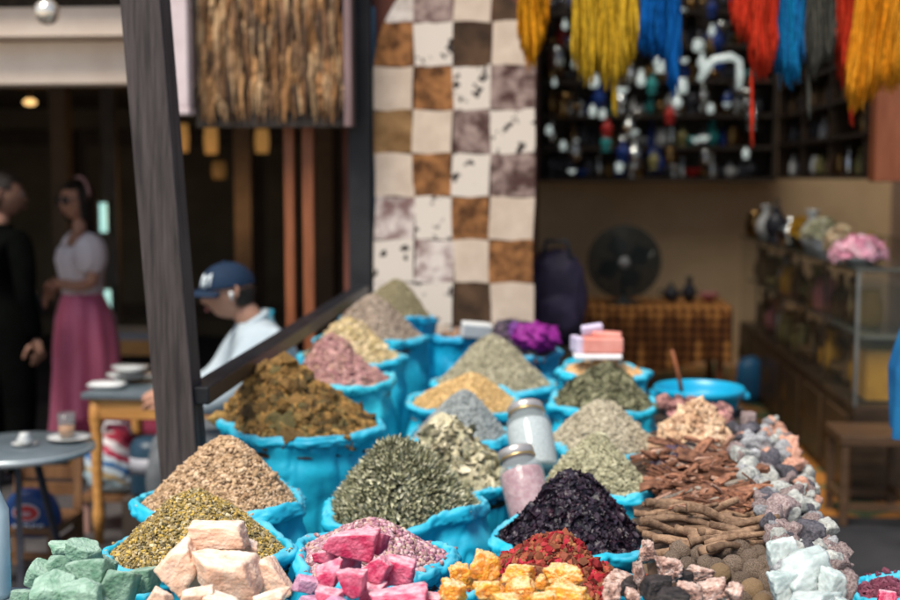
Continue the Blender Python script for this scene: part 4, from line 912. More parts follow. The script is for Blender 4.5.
pile([
 (218,535,66,29,2.02,.06,'peach slab crowning the peach pile'),
 (226,575,76,42,1.95,.10,'biggest peach block right under the top slab'),
 (182,568,40,54,1.98,.75,'oval peach rock standing tilted at the left of its pile'),
 (272,580,28,48,1.99,-.7,'narrow pale peach rock leaning at the right of its pile'),
 (160,598,34,26,1.90,.1,'low peach rock at bottom left of the peach pile'),
 (198,598,34,24,1.88,.0,'small peach rock centred under the big block'),
 (247,555,24,34,2.06,.2,'peach rock half hidden behind the top slab'),
 (270,602,42,24,1.90,-.1,'flat peach rock at the bottom right of its pile'),
 (228,606,50,22,1.87,.05,'peach rock cut by the frame below the big block'),
 (195,585,28,26,2.02,.3,'peach rock filling the gap behind the big block'),
], PEA, 'rock', 'peach rocks', 'peach_rock', seed0=400, planes=4, p=26, rough=.03, grow=1.05)
pile([
 (353,543,54,31,2.02,.05,'topmost hot pink rock with a pale flat top'),
 (376,539,24,24,2.04,.3,'small pink rock touching the topmost pink one'),
 (332,574,38,30,1.95,-.35,'tilted pink rock with a mauve side at left'),
 (328,559,26,18,2.03,-.2,'deep pink rock tucked below the topmost one'),
 (351,584,31,36,1.91,.1,'upright mauve pink rock in front of the pink pile'),
 (374,573,28,40,1.97,.6,'slanting pink rock in the middle of its pile'),
 (397,572,38,32,1.99,.05,'cubic bright pink rock with white top'),
 (398,597,60,20,1.90,-.02,'wide flat pink rock at the bottom edge'),
 (327,600,30,20,1.89,.1,'low pink rock at the bottom left of the pink pile'),
 (428,602,26,18,1.92,.2,'small pink rock at the right end by the amber crystals'),
 (352,562,26,24,2.04,.3,'dark pink rock deep inside the pink pile'),
 (372,594,24,26,1.95,.2,'pink rock filling the low gap in its pile'),
], PIN, 'rock', 'pink rocks', 'pink_rock', seed0=500, planes=4, p=30, rough=.03, grow=1.06)
pile([(306,587,28,26,1.96,.3,'greyish mauve rock at the left flank of the pink pile'),(312,603,34,20,1.90,.1,'mauve rock below the greyish one'),(339,606,34,18,1.86,.1,'mauve rock under the pink pile at the bottom edge')], MAU, 'rock', 'mauve rocks', 'mauve_rock', seed0=560, planes=8)
pile([
 (485,566,36,36,1.98,.1,'round topmost amber crystal'),
 (461,576,24,30,1.98,-.2,'amber crystal with a frosted crown left of the round one'),
 (453,592,32,26,1.92,.1,'yellow crystal at the left foot of the amber pile'),
 (517,574,40,24,1.99,-.3,'pale slanting crystal in the middle of the amber pile'),
 (524,590,40,28,1.93,.1,'amber crystal with brown core in the front middle'),
 (563,578,44,28,1.98,.0,'bright orange yellow crystal with white top'),
 (569,595,48,26,1.92,.05,'deep orange crystal in the right front'),
 (489,593,36,26,1.93,-.1,'orange crystal under the round one'),
 (505,602,34,20,1.88,.1,'low amber crystal at the bottom edge'),
 (544,602,30,22,1.89,.1,'small yellow crystal between the two orange ones'),
 (541,584,24,22,2.0,.4,'tiny amber crystal behind the pale slanting one'),
], AMB, 'crystal', 'amber crystals', 'amber_crystal', seed0=600, planes=14, p=16, rough=.08, rough2=.05)
pile([
 (648,554,20,26,2.06,.2,'upright chalky nugget on top of the black and white pile'),
 (668,569,30,28,2.02,.1,'large speckled pinkish nugget'),
 (640,578,16,36,2.0,-.1,'narrow standing chalky nugget'),
 (619,579,36,16,2.02,.1,'flat pale slab at the left of the chalky pile'),
 (611,594,22,26,1.93,.1,'mauve chalky nugget beside the orange crystal'),
 (633,596,18,16,1.92,.1,'round black and white speckled nugget'),
 (700,576,30,22,2.04,.15,'white crusted nugget left of the brown balls'),
 (712,590,36,22,1.98,-.2,'pale ragged nugget under the brown balls'),
 (733,594,20,24,1.97,.2,'tan pitted nugget at the right end of the chalky pile'),
 (690,594,30,24,1.94,.1,'chalky nugget at the bottom edge, half black'),
], CHK, 'rock', 'chalky black and white rocks', 'chalky_rock', seed0=700, planes=12, p=14, rough=.10, rough2=.06)
pile([(655,590,34,30,1.97,.1,'jet black rock among the chalky nuggets'),(672,600,36,24,1.92,.1,'black rock at the bottom edge below the speckled nugget'),(684,580,24,20,2.03,.1,'small black rock beside the white crusted nugget'),(628,588,20,20,2.0,.3,'small black rock behind the speckled round nugget')], CHB, 'rock', 'black rocks', 'black_rock', seed0=760, planes=10)

# shallow blue sacks carrying the front piles, and rubble under them
for px, wd, lab, Y in ((92,160,'low blue sack under the green rocks',1.97),(222,150,'low blue sack under the peach rocks',1.97),(365,150,'low blue sack under the pink rocks',1.97),(510,150,'low blue sack under the amber crystals',1.97),(665,150,'low blue sack under the chalky nuggets',1.97)):
    c = at(px, 618, Y); sack(lab, c, wd/2/1250*Y-.01, .55, int(px), BLUE, tube=.014, group='low blue sacks at the front')
MB().box((-.02,.0,0),(1.35,.42,.03))
t = thing('front_bench', 'low wooden bench under the front rock sacks', 'bench', (-.1,1.97,0))
MB().box((0,0,.53),(1.5,.36,.03)).build('bench_top', MATS['stand_wood'], t)
for sx in (-.68,.68):
    for sy in (-.13,.13): MB().box((sx,sy,.255),(.05,.05,.51)).build('leg', WOODD, t)

# ================================================================== RIGHT-HAND STRIP: trays of bark, sticks, balls and stones
t = thing('display_tray', 'long shallow wooden tray full of bark, balls and stones at the right', 'tray', (.42,3.15,0))
TZ = .80
MB().box((-.045,-.1,TZ-.02),(.35,2.2,.02)).build('tray_bottom', MATS['stand_wood'], t)
for sx in (-1,): MB().box((sx*.20,-.1,TZ-.03),(.015,2.2,.03)).build('side_board', MATS['stand_wood'], t)
for sx in (-.17,.08):
    for sy in (-1.1,0,.9): MB().box((sx,sy,(TZ-.03)/2),(.05,.05,TZ-.03)).build('leg', WOODD, t)
def zpix(px, py, z):      # point on the horizontal plane z seen at px, py
    d = FWD*F + RIGHT*(px-450) + UP*(300-py); return CAM + d*((z-CAM.z)/d.z)
def surf(x, y):           # height of the heaped strip
    u = (x-.42)/.24; return TZ+.045+.055*max(0,1-u*u)+.012*math.sin(y*9+x*14)
def onto(px, py, lift=0):
    z = .88
    for _ in range(4): q = zpix(px, py, z); z = surf(q.x, q.y)+lift
    return zpix(px, py, z)
# under-layer of brown dust so nothing shows through
vs = []; nx_, ny_ = 16, 90
for j in range(ny_+1):
    for i in range(nx_+1):
        x = .20+.36*i/nx_; y = 1.95+1.72*j/ny_; vs.append((x,y,surf(x,y)-.022-.045*max(0,min(1,(2.6-y)*3))))
mm = MB(); mm.add(vs, [(j*(nx_+1)+i, j*(nx_+1)+i+1, (j+1)*(nx_+1)+i+1, (j+1)*(nx_+1)+i) for j in range(ny_) for i in range(nx_)], 0, True)
tag(mm.build('bark_dust', mat('bark_dust', (.03,.018,.012), (.08,.05,.033), rough=.95, scale=30, bump=.9, bscale=120)), 'brown crumbly dust bed beneath the bark and stones', 'dust', None, 'stuff')
# woven balls
BALL = mat('brown_ball', (.12,.082,.056), (.40,.30,.225), rough=.9, scale=22, bump=1.0, bscale=90, bdist=.004, objvar=.18)
BALLT = mat('tan_ball', (.30,.19,.10), (.44,.30,.17), rough=.9, scale=22, bump=1.0, bscale=90, bdist=.004, objvar=.12)
D, Fc = ico(4)
ballme = [nmesh('ball', D*.5*np.array([1,g_s,.94])*(1+.035*Noise(80+i,2.5,4)(D)[:,None]), Fc, BALL) for i, g_s in enumerate((1,.95,1.03))]
ballmt = nmesh('ball', D*.5*(1+.035*Noise(84,2.5,4)(D)[:,None]), Fc, BALLT)
bl = [(684,553,25),(703,556,24),(720,553,27),(738,553,30),(690,567,22),(708,565,22),(733,567,26),(757,556,22),(764,566,24),(753,572,29),(768,580,28),(740,581,22),(775,590,28),(758,590,26),(784,592,22),(717,569,24),(762,600,24),(776,602,24),(748,560,22),(727,577,20),(697,574,20),(744,597,22),(676,560,20),(770,572,20),(788,602,18)]
tn = [(752,590,24),(720,574,22),(742,592,18),(762,603,20)]
wd_ = {'b': 0}
for i, (px, py, dp) in enumerate(bl):
    p = at(734+(px-734)*1.07, 578+(py-578)*1.07, 2.13+(602-py)*.0046-.0*px); d = dp/1250*p.y*.90
    o = link('brown_ball', ballme[i % 3]); o.location = p; o.scale = (d,d,d); o.rotation_euler = [random.uniform(0,6) for _ in range(3)]
    tag(o, 'round fibrous brown ball in the pile between sticks and clear crystals', 'ball', 'brown balls')
for i, (px, py, dp) in enumerate(tn[:2]+tn[3:]):
    p = at(px, py, 2.11+(602-py)*.0042); d = dp/1250*p.y
    o = link('tan_ball', ballmt); o.location = p; o.scale = (d,d,d)
    tag(o, ['lighter tan ball in front of the brown balls','tan ball touching the chalky nuggets','tan ball at the bottom edge'][i], 'ball')
# sticks
STK = mat('stick_bark', (.13,.075,.045), (.33,.21,.13), rough=.8, scale=8, bump=.7, bscale=60, objvar=.25)
stk = []
for i in range(6):
    g = np.random.default_rng(900+i); mb = MB(); L_ = 1; pts = []; rs = []
    ph = g.uniform(0,6); am = g.uniform(.01,.05)
    for k in range(12): q = k/11; pts.append((q-.5, am*math.sin(ph+q*5), am*.5*math.cos(ph+q*7))); rs.append(.045*(1-.35*q)*g.uniform(.88,1.12))
    mb.tube(pts, rs, 9); me = bpy.data.meshes.new('stick'); me.from_pydata(mb.V, [], mb.F); me.materials.append(STK); me.polygons.foreach_set('use_smooth', mb.S); stk.append(me)
g = np.random.default_rng(77)
for i in range(46):
    px = g.uniform(668,748); py = g.uniform(506,548); p = onto(px, py, g.uniform(-.01,.02)); L_ = g.uniform(.11,.19)
    o = link('stick', stk[i % 6]); o.location = p; o.scale = (L_, L_*g.uniform(.9,1.5), L_*g.uniform(.9,1.5)); o.rotation_euler = (g.uniform(0,6), g.normal()*.12, g.normal()*.35+.12)
    tag(o, 'thin brown woody stick lying crosswise behind the brown balls', 'stick', 'woody sticks')
# bark pieces
BRK = [mat('red_bark', (.085,.035,.022), (.33,.15,.085), rough=.8, scale=7, bump=.6, bscale=50, objvar=.35), mat('pink_bark', (.30,.16,.11), (.50,.31,.22), rough=.8, scale=7, bump=.5, objvar=.2), mat('grey_bark', (.24,.20,.16), (.36,.31,.25), rough=.8, scale=7, bump=.5, objvar=.2)]
brk = []
for i in range(9):
    g2 = np.random.default_rng(950+i); Vv, Ff = t_sliver(g2, w_=.25+.12*(i % 3), h_=.07, bend=.1)
    brk.append(nmesh('bark', Vv, Ff, BRK[0 if i < 6 else (1 if i < 8 else 2)], smooth=False))
names_b = {0:'reddish brown',1:'pale pinkish',2:'greyish'}
for i in range(270):
    px = g.uniform(655,762); py = 440+70*g.uniform(0,1)**.8; px += (py-470)*.25-6; k = i % 9; kind = 0 if k < 6 else (1 if k < 8 else 2); p = onto(px, py, g.uniform(-.012,.022)); L_ = g.uniform(.03,.12)*(1 if kind == 0 else .7)
    if p.x > .47: p.x -= .05
    o = link('bark_piece', brk[k]); o.location = p; o.scale = (L_, L_*g.uniform(.4,1.1), L_*1.3); o.rotation_euler = (g.normal()*.5, g.normal()*.3, g.uniform(-.9,.9))
    tag(o, names_b[kind]+' splinter of bark in the long tray', 'bark', names_b[kind]+' bark splinters')
p = onto(672, 500, 0)
# black and tan heaps, further back
def zheap(px, py, wpx, hgt, lab, kind, size, n, mats, seed, **k):
    p = onto(px, py); r = wpx/2/1250*p.y; return heap(lab, (p.x,p.y,p.z-.035), r, hgt, kind, size, n, mats, seed, **k)
zheap(680,456,56,.05,'small heap of black crumbs beside the tan chips','chunk',.012,900,G_blk,240,tilt=1,sy=1.3)
zheap(697,440,88,.135,'heap of pale tan chips at the head of the bark tray','chunk',.020,1500,gmat('tan_chip',[(.36,.22,.13),(.50,.34,.21),(.60,.44,.30),(.28,.17,.10),(.45,.28,.18)],(.25,.15,.09)),241,tilt=1,lump=.015,tip=.3)
# rosy brown chunks
ROS = [mat('rosy_stone', (.14,.05,.06), (.46,.24,.20), rough=.7, scale=4, bump=.7, objvar=.5)]
rm = [rock_mesh(1000+i, ROS, (1,.75,.7), planes=10, p=14, rough=.05, sub=3) for i in range(4)]
for i in range(46):
    px = g.uniform(664,728); py = 399+g.uniform(0,18)+(px-664)*.16; p = onto(px, py, .0+.03*(i % 3 == 0)); o = rock('rosy_chunk', rm[i % 4], p, s=g.uniform(.035,.06), label='rosy brown chunk at the far end of the tray below the blue tub', cat='rock', group='rosy brown chunks')
# mineral column
GRYM = mat('grey_mineral', (.17,.17,.18), (.42,.43,.44), rough=.6, scale=7, bump=.8, objvar=.3, detail=8)
WHTM = mat('pale_quartz', (.26,.27,.25), (.56,.57,.53), rough=.45, scale=6, bump=.8, objvar=.15, detail=8, sss=.1)
AMTM = mat('amethyst_crust', (.15,.09,.09), (.52,.42,.40), rough=.5, scale=12, bump=.9, objvar=.15, detail=8)
DRKM = mat('dark_mineral', (.035,.035,.045), (.15,.14,.16), rough=.5, scale=10, bump=.9, objvar=.3, detail=8)
SLMM = mat('salmon_stone', (.45,.20,.13), (.65,.38,.28), rough=.6, scale=7, bump=.6, objvar=.2)
kinds = [('grey_stone','grey rough stone in the mineral pile at the right edge',GRYM),('quartz_stone','pale greenish white quartz in the mineral pile',WHTM),('amethyst_stone','pinkish crusted stone in the mineral pile',AMTM),('dark_stone','dark glittering stone in the mineral pile',DRKM),('salmon_stone','salmon coloured stone at the outer edge of the mineral pile',SLMM)]
km = [[rock_mesh(1100+k*10+i, kinds[k][2], (1,.8,.75), planes=12, p=12, rough=.10, rough2=.06, sub=3) for i in range(3)] for k in range(5)]
def edge_l(py): return np.interp(py, [415,450,480,520,560,600],[728,738,744,762,780,795])
def edge_r(py): return np.interp(py, [415,440,460,480,520,560,600],[772,790,800,812,826,842,852])
for i in range(250):
    py = 418+170*g.uniform(0,1)**.9; u = g.uniform(0,1); px = edge_l(py)+(edge_r(py)-edge_l(py))*u
    if py < 470: k = g.choice([0,1,2,3,4], p=[.3,.15,.2,.15,.2])
    elif py < 510: k = g.choice([0,1,2,3,4], p=[.15,.52,.2,.08,.05])
    else: k = g.choice([0,1,2,3,4], p=[.2,.3,.28,.2,.02])
    if u > .82 and py < 520 and g.uniform() < .5: k = 4
    p = onto(px, py, g.uniform(-.005,.03)); rock(kinds[k][0], km[k][i % 3], p, s=float(g.uniform(.026,.055)*(1.15 if py < 480 else 1)), label=kinds[k][1], cat='stone', group=kinds[k][0].replace('_',' ')+'s in the mineral pile')
for nm, px, py, wp, k, lab in (('quartz_stone',780,508,42,2,'largest pink white crusted stone in the mineral pile'),('quartz_stone',742,454,22,1,'smooth pale grey stone near the top of the mineral pile'),('salmon_stone',792,466,24,4,'salmon stone sticking out at the far right edge'),('dark_stone',806,532,36,3,'biggest dark stone in the mineral pile'),('quartz_stone',828,528,26,1,'pale green glassy stone at the outer right edge'),('grey_stone',757,445,34,0,'large grey stone at the top of the mineral pile'),('amethyst_stone',838,568,26,2,'banded stone at the lower right corner of the mineral pile')):
    p = onto(px,py,.035); rock(nm, rock_mesh(1200+int(px), kinds[k][2], (1,.8,.72), planes=10, p=14, rough=.07, rough2=.04, sub=4), p, s=wp/1250*p.y, rot=(.2,.1,px), label=lab, cat='stone')
# clear alum crystals
ALM = mat('alum_crystal', (.36,.43,.42), (.58,.64,.62), rough=.3, scale=22, bump=.35, bscale=110, objvar=.08, detail=8, sss=.5, sss_c=(.6,1,.9), spec=.6)
for px, py, wp, hp_, lab in ((786,558,36,42,'rounded clear pale crystal at the left of the alum lumps'),(808,582,54,54,'largest clear pale crystal lump'),(834,588,26,38,'narrow clear crystal at the right of the alum lumps'),(784,590,30,34,'clear crystal touching the brown balls'),(812,606,50,30,'clear crystal at the bottom edge'),(836,606,28,20,'small clear crystal in the bottom corner')):
    p = onto(px, py, .03); s_ = p.y/1250; me = rock_mesh(1300+int(px), ALM, (wp*s_*1.1, wp*s_*.8, hp_*s_*1.1), planes=8, p=13, rough=.05, sub=5)
    o = link('alum_crystal', me); o.location = p; o.rotation_euler = (0, random.uniform(-.3,.3), random.uniform(-.5,.5)); tag(o, lab, 'crystal', 'clear alum crystals')
# pink rock by the purple petals, blue packet
pile([(886,597,24,13,2.36,.05,'lone pink rock on the purple petals at the right')], PIN, 'rock', None, 'pink_rock', seed0=540, planes=4)
p = at(797,599,2.1); o = MB().box((0,0,0),(.034,.03,.012),(0,.1,.2)).build('blue_packet', BLUE2, None, .003); o.location = p; tag(o, 'tiny bright blue packet at the bottom edge before the clear crystals', 'packet')

# blue tub with a stick
p = at(699,386,4.62); r = 45/1250*4.62; bz_ = at(700,420,4.5).z
t = thing('plastic_tub', 'round sky blue plastic tub behind the stone tray', 'tub', (p.x,4.62,bz_))
H = p.z-bz_
mb = MB(); mb.lathe([(.001,0),(r*.74,0),(r*.78,.01),(r*.93,H-.03),(r*.95,H-.03),(r*1.0,H-.018),(r*1.0,H-.006),(r*.97,H),(r*.93,H-.004),(r*.90,H-.03),(r*.74,.015),(.001,.012)], n=48)
mb.build('tub_body', mat('tub_plastic', (.005,.30,.50), (.006,.33,.54), rough=.3, bump=0, spec=.5), t)
for s_ in (-1,1): MB().box((s_*r*.985,0,H-.03),(.03,.08,.02)).build('lug', MATS['tub_plastic'], t, .004)
a, b = at(684,405,4.62), at(672,350,4.58)
mb = MB(); mb.tube([a,a.lerp(b,.5)+Vector((.004,0,0)),b], [.009,.008,.006]); tag(mb.build('stirring_stick', ORANGEW), 'thin reddish stick standing in the blue tub', 'stick')
t = thing('crate', 'dark wooden crate carrying the blue tub', 'crate', (p.x,4.62,0))
for k in range(5):
    z = .05+k*(bz_-.1)/4
    for sy in (-1,1): MB().box((0,sy*.17,z),(.36,.015,.07)).build('slat', WOODD, t)
    for sx in (-1,1): MB().box((sx*.18,0,z),(.015,.32,.07)).build('slat', WOODD, t)
MB().box((0,0,bz_-.012),(.37,.36,.02)).build('crate_top', WOODD, t)

# blue jacket hanging at the right frame edge
a = at(930,300,3.9)
t = thing('coat_stand', 'slim dark stand just outside the right edge carrying the blue jacket', 'stand', (a.x,3.9,0))
mb = MB(); mb.tube([(0,0,0),(0,0,1.5)], .015); mb.build('pole', WOODD, t); mb = MB(); mb.lathe([(.001,0),(.16,0),(.16,.02),(.02,.03)], n=20); mb.build('foot', WOODD, t)
vs = []; n1, n2 = 40, 30; zt_, zb_ = at(0,300,3.9).z+.06, at(0,418,3.9).z
for j in range(n2+1):
    v = j/n2; z = zt_+(zb_-zt_)*v; hw_ = .025+.095*min(1,v*1.8)**.7-.015*v
    for i in range(n1):
        an = 2*PI*i/n1; f = 1+.10*math.sin(an*5+v*2)*v+.05*math.sin(an*9+1)*v
        vs.append((a.x+hw_*f*math.cos(an), 3.9+hw_*.75*f*math.sin(an), z+.015*math.sin(an*3)*v))
mb = MB(); mb.add(vs, [(j*n1+i, j*n1+(i+1)%n1, (j+1)*n1+(i+1)%n1, (j+1)*n1+i) for j in range(n2) for i in range(n1)], 0, True)
tag(mb.build('blue_jacket', mat('blue_cloth', (.006,.10,.26), (.012,.15,.34), rough=.8, bump=.3)), 'bright blue jacket hanging at the right edge of view', 'jacket')

# ================================================================== CAFE SIDE
TOPG = mat('grey_zinc', (.07,.095,.11), (.13,.16,.18), rough=.35, scale=5, bump=.1, spec=.5)
# round table
c = zpix(18,446,.62); 
t = thing('round_table', 'round grey cafe table with a glass and saucers', 'table', (c.x,c.y,0))
rt = .27
mb = MB(); mb.lathe([(.001,.60),(rt-.01,.60),(rt,.605),(rt,.615),(rt-.004,.62),(.001,.62)], n=56); mb.build('tabletop', TOPG, t)
mb = MB(); mb.lathe([(rt+.001,.597),(rt+.006,.600),(rt+.006,.617),(rt+.001,.6205)], n=56); mb.build('edge_band', mat('zinc_band', (.4,.45,.46), (.5,.55,.56), rough=.3, metal=.5, bump=0), t)
for k in range(3):
    a_ = k*2*PI/3+.9; MB().bar((.06*math.cos(a_),.06*math.sin(a_),.60),(.2*math.cos(a_),.2*math.sin(a_),0),.022).build('leg', DARKM, t)
def saucer(px, py, s, label, onz=.622):
    p = zpix(px,py,onz); o = MB(); o.lathe([(.001,0),(.04,0),(.05,.004),(.085,.014),(.088,.016),(.05,.008),(.001,.005)], n=36); o = o.build('saucer', WHITEC); o.location = p; o.scale = (s,s,s); return tag(o, label, 'saucer'), p
_, p1 = saucer(70,440,.95,'larger white saucer under the coffee glass')
_, p2 = saucer(25,445,.55,'small white saucer on the round grey table')
o = MB(); o.lathe([(.001,.001),(.028,.001),(.035,.095),(.033,.095),(.027,.006),(.001,.006)], n=30); t = thing('coffee_glass', 'small clear glass with coffee dregs on the larger saucer', 'glass', (p1.x-.012,p1.y,p1.z+.008))
o.build('glass_wall', mat('thin_glass', (.25,.28,.28), rough=.03, bump=0, alpha=.22, spec=.7), t)
o = MB(); o.lathe([(.001,.008),(.026,.008),(.030,.045),(.001,.046)], n=30); o.build('coffee', mat('milky_coffee', (.50,.24,.11), (.58,.32,.17), rough=.3, bump=0), t)
o = MB(); o.lathe([(.001,0),(.02,0),(.03,.015),(.018,.03),(.02,.036),(.001,.038)], n=20); o = o.build('sugar_pot', WHITEC); o.location = (p2.x,p2.y,p2.z+.008); tag(o, 'tiny white pot on the small saucer', 'pot')

# logo bag chair under the round table
BW = mat('chair_wood', (.10,.045,.02), (.18,.09,.04), rough=.5, scale=5, stretch=(6,6,1), bump=.3)
def wchair(label, x, y, rz, seat_h=.44, w_=.36, m=BW, slats=3, back=.42):
    t = thing('wooden_chair', label, 'chair', (x,y,0), rz)
    MB().box((0,0,seat_h-.015),(w_,w_,.03)).build('seat', m, t, .004)
    for sx in (-1,1):
        MB().box((sx*(w_/2-.02),-w_/2+.02,(seat_h-.03)/2),(.035,.035,seat_h-.03)).build('leg', m, t)
        MB().box((sx*(w_/2-.02),w_/2-.02,(seat_h-.03)/2),(.035,.035,seat_h-.03)).build('leg', m, t)
        MB().bar((sx*(w_/2-.02),w_/2-.02,seat_h+.001),(sx*(w_/2-.03),w_/2+.03,seat_h+back),.032).build('back_post', m, t)
        MB().box((sx*(w_/2-.02),0,.16),(.02,w_-.08,.025)).build('stretcher', m, t)
    for k in range(slats): MB().box((0,w_/2+.0+.012*k,seat_h+back*(.35+.28*k)),(w_-.09,.015,.05)).build('back_slat', m, t)
    MB().box((0,-w_/2+.02,.12),(w_-.08,.02,.025)).build('stretcher', m, t)
    return t
pc = at(36,500,4.75)
wchair('low brown wooden chair under the round grey table with a blue bag on it', pc.x-.03, 4.80, 0, seat_h=.238, back=.24, slats=2, w_=.30)
# blue logo bag
p = at(32,513,4.72); hh = 26/1250*4.72; ww = 34/1250*4.72
t = thing('logo_bag', 'blue shopping bag with a red oval logo on the low chair', 'bag', (p.x,4.72,p.z-hh))
D, Fc = ico(4); V = np.sign(D)*np.abs(D)**.62; V = V*np.array([ww*.9,.05,hh]); V[:,0] *= 1-.28*np.clip(V[:,2]/hh,0,1); V[:,2] += hh
LB = mat('logo_blue', (.006,.03,.12), (.01,.055,.20), rough=.4, bump=.2)
link('bag_body', nmesh('bag', V, Fc, LB), t)
q = 40; a_ = [2*PI*k/q for k in range(q)]
zc_ = 30/1250*4.72
def disc(rx, rz_, y, z, m, nm):
    mb = MB(); mb.add([(rx*math.cos(k), y, z+rz_*math.sin(k)) for k in a_]+[(0,y,z)], [(i,(i+1)%q,q) for i in range(q)]); return mb.build(nm, m, t)
REDL = mat('logo_red', (.42,.03,.03), (.5,.05,.05), rough=.5, bump=0); WHL = mat('logo_white', (.6,.62,.65), rough=.5, bump=0)
disc(.055,.036,-.056,zc_,WHL,'logo_border'); disc(.050,.031,-.058,zc_,REDL,'logo_oval')
def text(s, size, loc, m, parent, rot=(PI/2,0,0), name='lettering', ext=.001):
    cu = bpy.data.curves.new('txt','FONT'); cu.body = s; cu.size = size; cu.align_x = 'CENTER'; cu.align_y = 'CENTER'; cu.extrude = ext
    tmp = bpy.data.objects.new('txt', cu); COL.objects.link(tmp); dg = bpy.context.evaluated_depsgraph_get(); me = bpy.data.meshes.new_from_object(tmp.evaluated_get(dg)); bpy.data.objects.remove(tmp)
    me.materials.clear(); me.materials.append(m); o = link(name, me, parent); o.location = loc; o.rotation_euler = rot; return o
text('M2ES', .058, (.01,-.064,zc_-.066), WHL, t); text('uza', .03, (0,-.064,zc_), WHL, t)

# honey coloured table with plate and cloth
a, b = zpix(84,392,.68), zpix(190,392,.68); Yt = a.y
t = thing('wooden_table', 'honey coloured wooden table between the two cafe men', 'table', (0,0,0))
tx0, tx1 = a.x, a.x+.72; zt2 = .68
MB().box(((tx0+tx1)/2, Yt+.27, zt2-.012),(tx1-tx0,.62,.024)).build('tabletop', TOPG, t, .003)
for yy in (Yt, Yt+.54): MB().box(((tx0+tx1)/2, yy, zt2-.07),(tx1-tx0-.14,.03,.09)).build('apron', YELWOOD, t, .003)
for xx in (tx0+.05, tx1-.05): MB().box((xx, Yt+.27, zt2-.07),(.03,.47,.09)).build('side_apron', YELWOOD, t, .003)
for x in (tx0+.05, tx1-.05):
    for y in (Yt+.0, Yt+.54):
        mb = MB(); mb.lathe([(.026,.665),(.030,.56),(.022,.52),(.030,.48),(.026,.40),(.020,.18),(.028,.14),(.018,.0)], (x,y,0), n=12, cap=True); mb.build('leg', YELWOOD, t)
o, p3 = saucer(131,378,1.25,'white plate stack on the honey wooden table', .70)
o.name = 'plate'; o['category'] = 'plate'; o2 = o.copy(); COL.objects.link(o2); o2.location.z += .03; o2.scale = (1.0,1.0,1.6); tag(o2, 'upper white dish resting on the plate', 'dish'); o2.name = 'dish'
D, Fc = ico(3); p = zpix(103,388,.69); V = np.sign(D)*np.abs(D)**.8*np.array([.085,.06,.014])*(1+.1*Noise(92,2,3)(D)[:,None]); o = link('napkin', nmesh('napkin', V, Fc, WHITEC)); o.location = (p.x, p.y+.05, .69+.008); tag(o, 'crumpled pale napkin at the left corner of the honey table', 'napkin')
# striped bag
p = at(118,462,5.5); hh = 30/1250*5.5; ww = 31/1250*5.5
t = thing('striped_bag', 'red white and blue plastic shopping bag under the honey table', 'bag', (p.x,5.5,0))
D, Fc = ico(5); V = np.sign(D)*np.abs(D)**.6*np.array([ww,.11,hh]); V = V*(1+.05*Noise(71,3,3)(V*7)[:,None]); V[:,2] += p.z
def stripes():
    m = bpy.data.materials.new('bag_stripes'); m.use_nodes = True; N = m.node_tree.nodes; L = m.node_tree.links; b = N['Principled BSDF']
    tc = N.new('ShaderNodeTexCoord'); mp = N.new('ShaderNodeMapping'); mp.inputs['Rotation'].default_value = (0,-.35,0); sp = N.new('ShaderNodeSeparateXYZ'); mr = N.new('ShaderNodeMapRange')
    L.new(tc.outputs['Object'], mp.inputs[0]); nz = N.new('ShaderNodeTexNoise'); nz.inputs['Scale'].default_value = 9; L.new(tc.outputs['Object'], nz.inputs[0])
    L.new(mp.outputs[0], sp.inputs[0]); ad = N.new('ShaderNodeMath'); ad.operation = 'MULTIPLY_ADD'; ad.inputs[1].default_value = .08; L.new(nz.outputs[0], ad.inputs[0]); L.new(sp.outputs[2], ad.inputs[2])
    mr.inputs[1].default_value = float(p.z)-hh+.04; mr.inputs[2].default_value = float(p.z)+hh+.04; L.new(ad.outputs[0], mr.inputs[0])
    rp = N.new('ShaderNodeValToRGB'); rp.color_ramp.interpolation = 'CONSTANT'; e = rp.color_ramp.elements; e[0].position = 0; e[0].color = (.35,.45,.48,1); e[1].position = .85; e[1].color = (.35,.02,.05,1)
    for po, c_ in ((.22,(.45,.32,.15)),(.30,(.5,.58,.62)),(.42,(.02,.12,.30)),(.52,(.5,.58,.62)),(.62,(.42,.03,.07)),(.76,(.55,.5,.5))): q_ = e.new(po); q_.color = (*c_,1)
    L.new(mr.outputs[0], rp.inputs[0]); L.new(rp.outputs[0], b.inputs['Base Color']); b.inputs['Roughness'].default_value = .45; return m
link('bag_body', nmesh('bag', V, Fc, stripes()), t)
mb = MB(); mb.tube([(-.08,0,p.z+hh-.02),(-.05,0,p.z+hh+.05),(.05,0,p.z+hh+.05),(.08,0,p.z+hh-.02)], .008); mb.build('handle', WHITEC, t)
t = thing('low_stool', 'low wooden stool carrying the striped shopping bag', 'stool', (p.x,5.5,0)); zb_ = p.z-hh
MB().box((0,0,zb_-.014),(.28,.24,.025)).build('seat', BW, t)
for sx in (-1,1):
    for sy in (-1,1): MB().box((sx*.12,sy*.09,(zb_-.027)/2),(.03,.03,zb_-.027)).build('leg', BW if sx > 0 else mat('pinkish_wood', (.26,.14,.11), (.34,.2,.16), rough=.6), t)
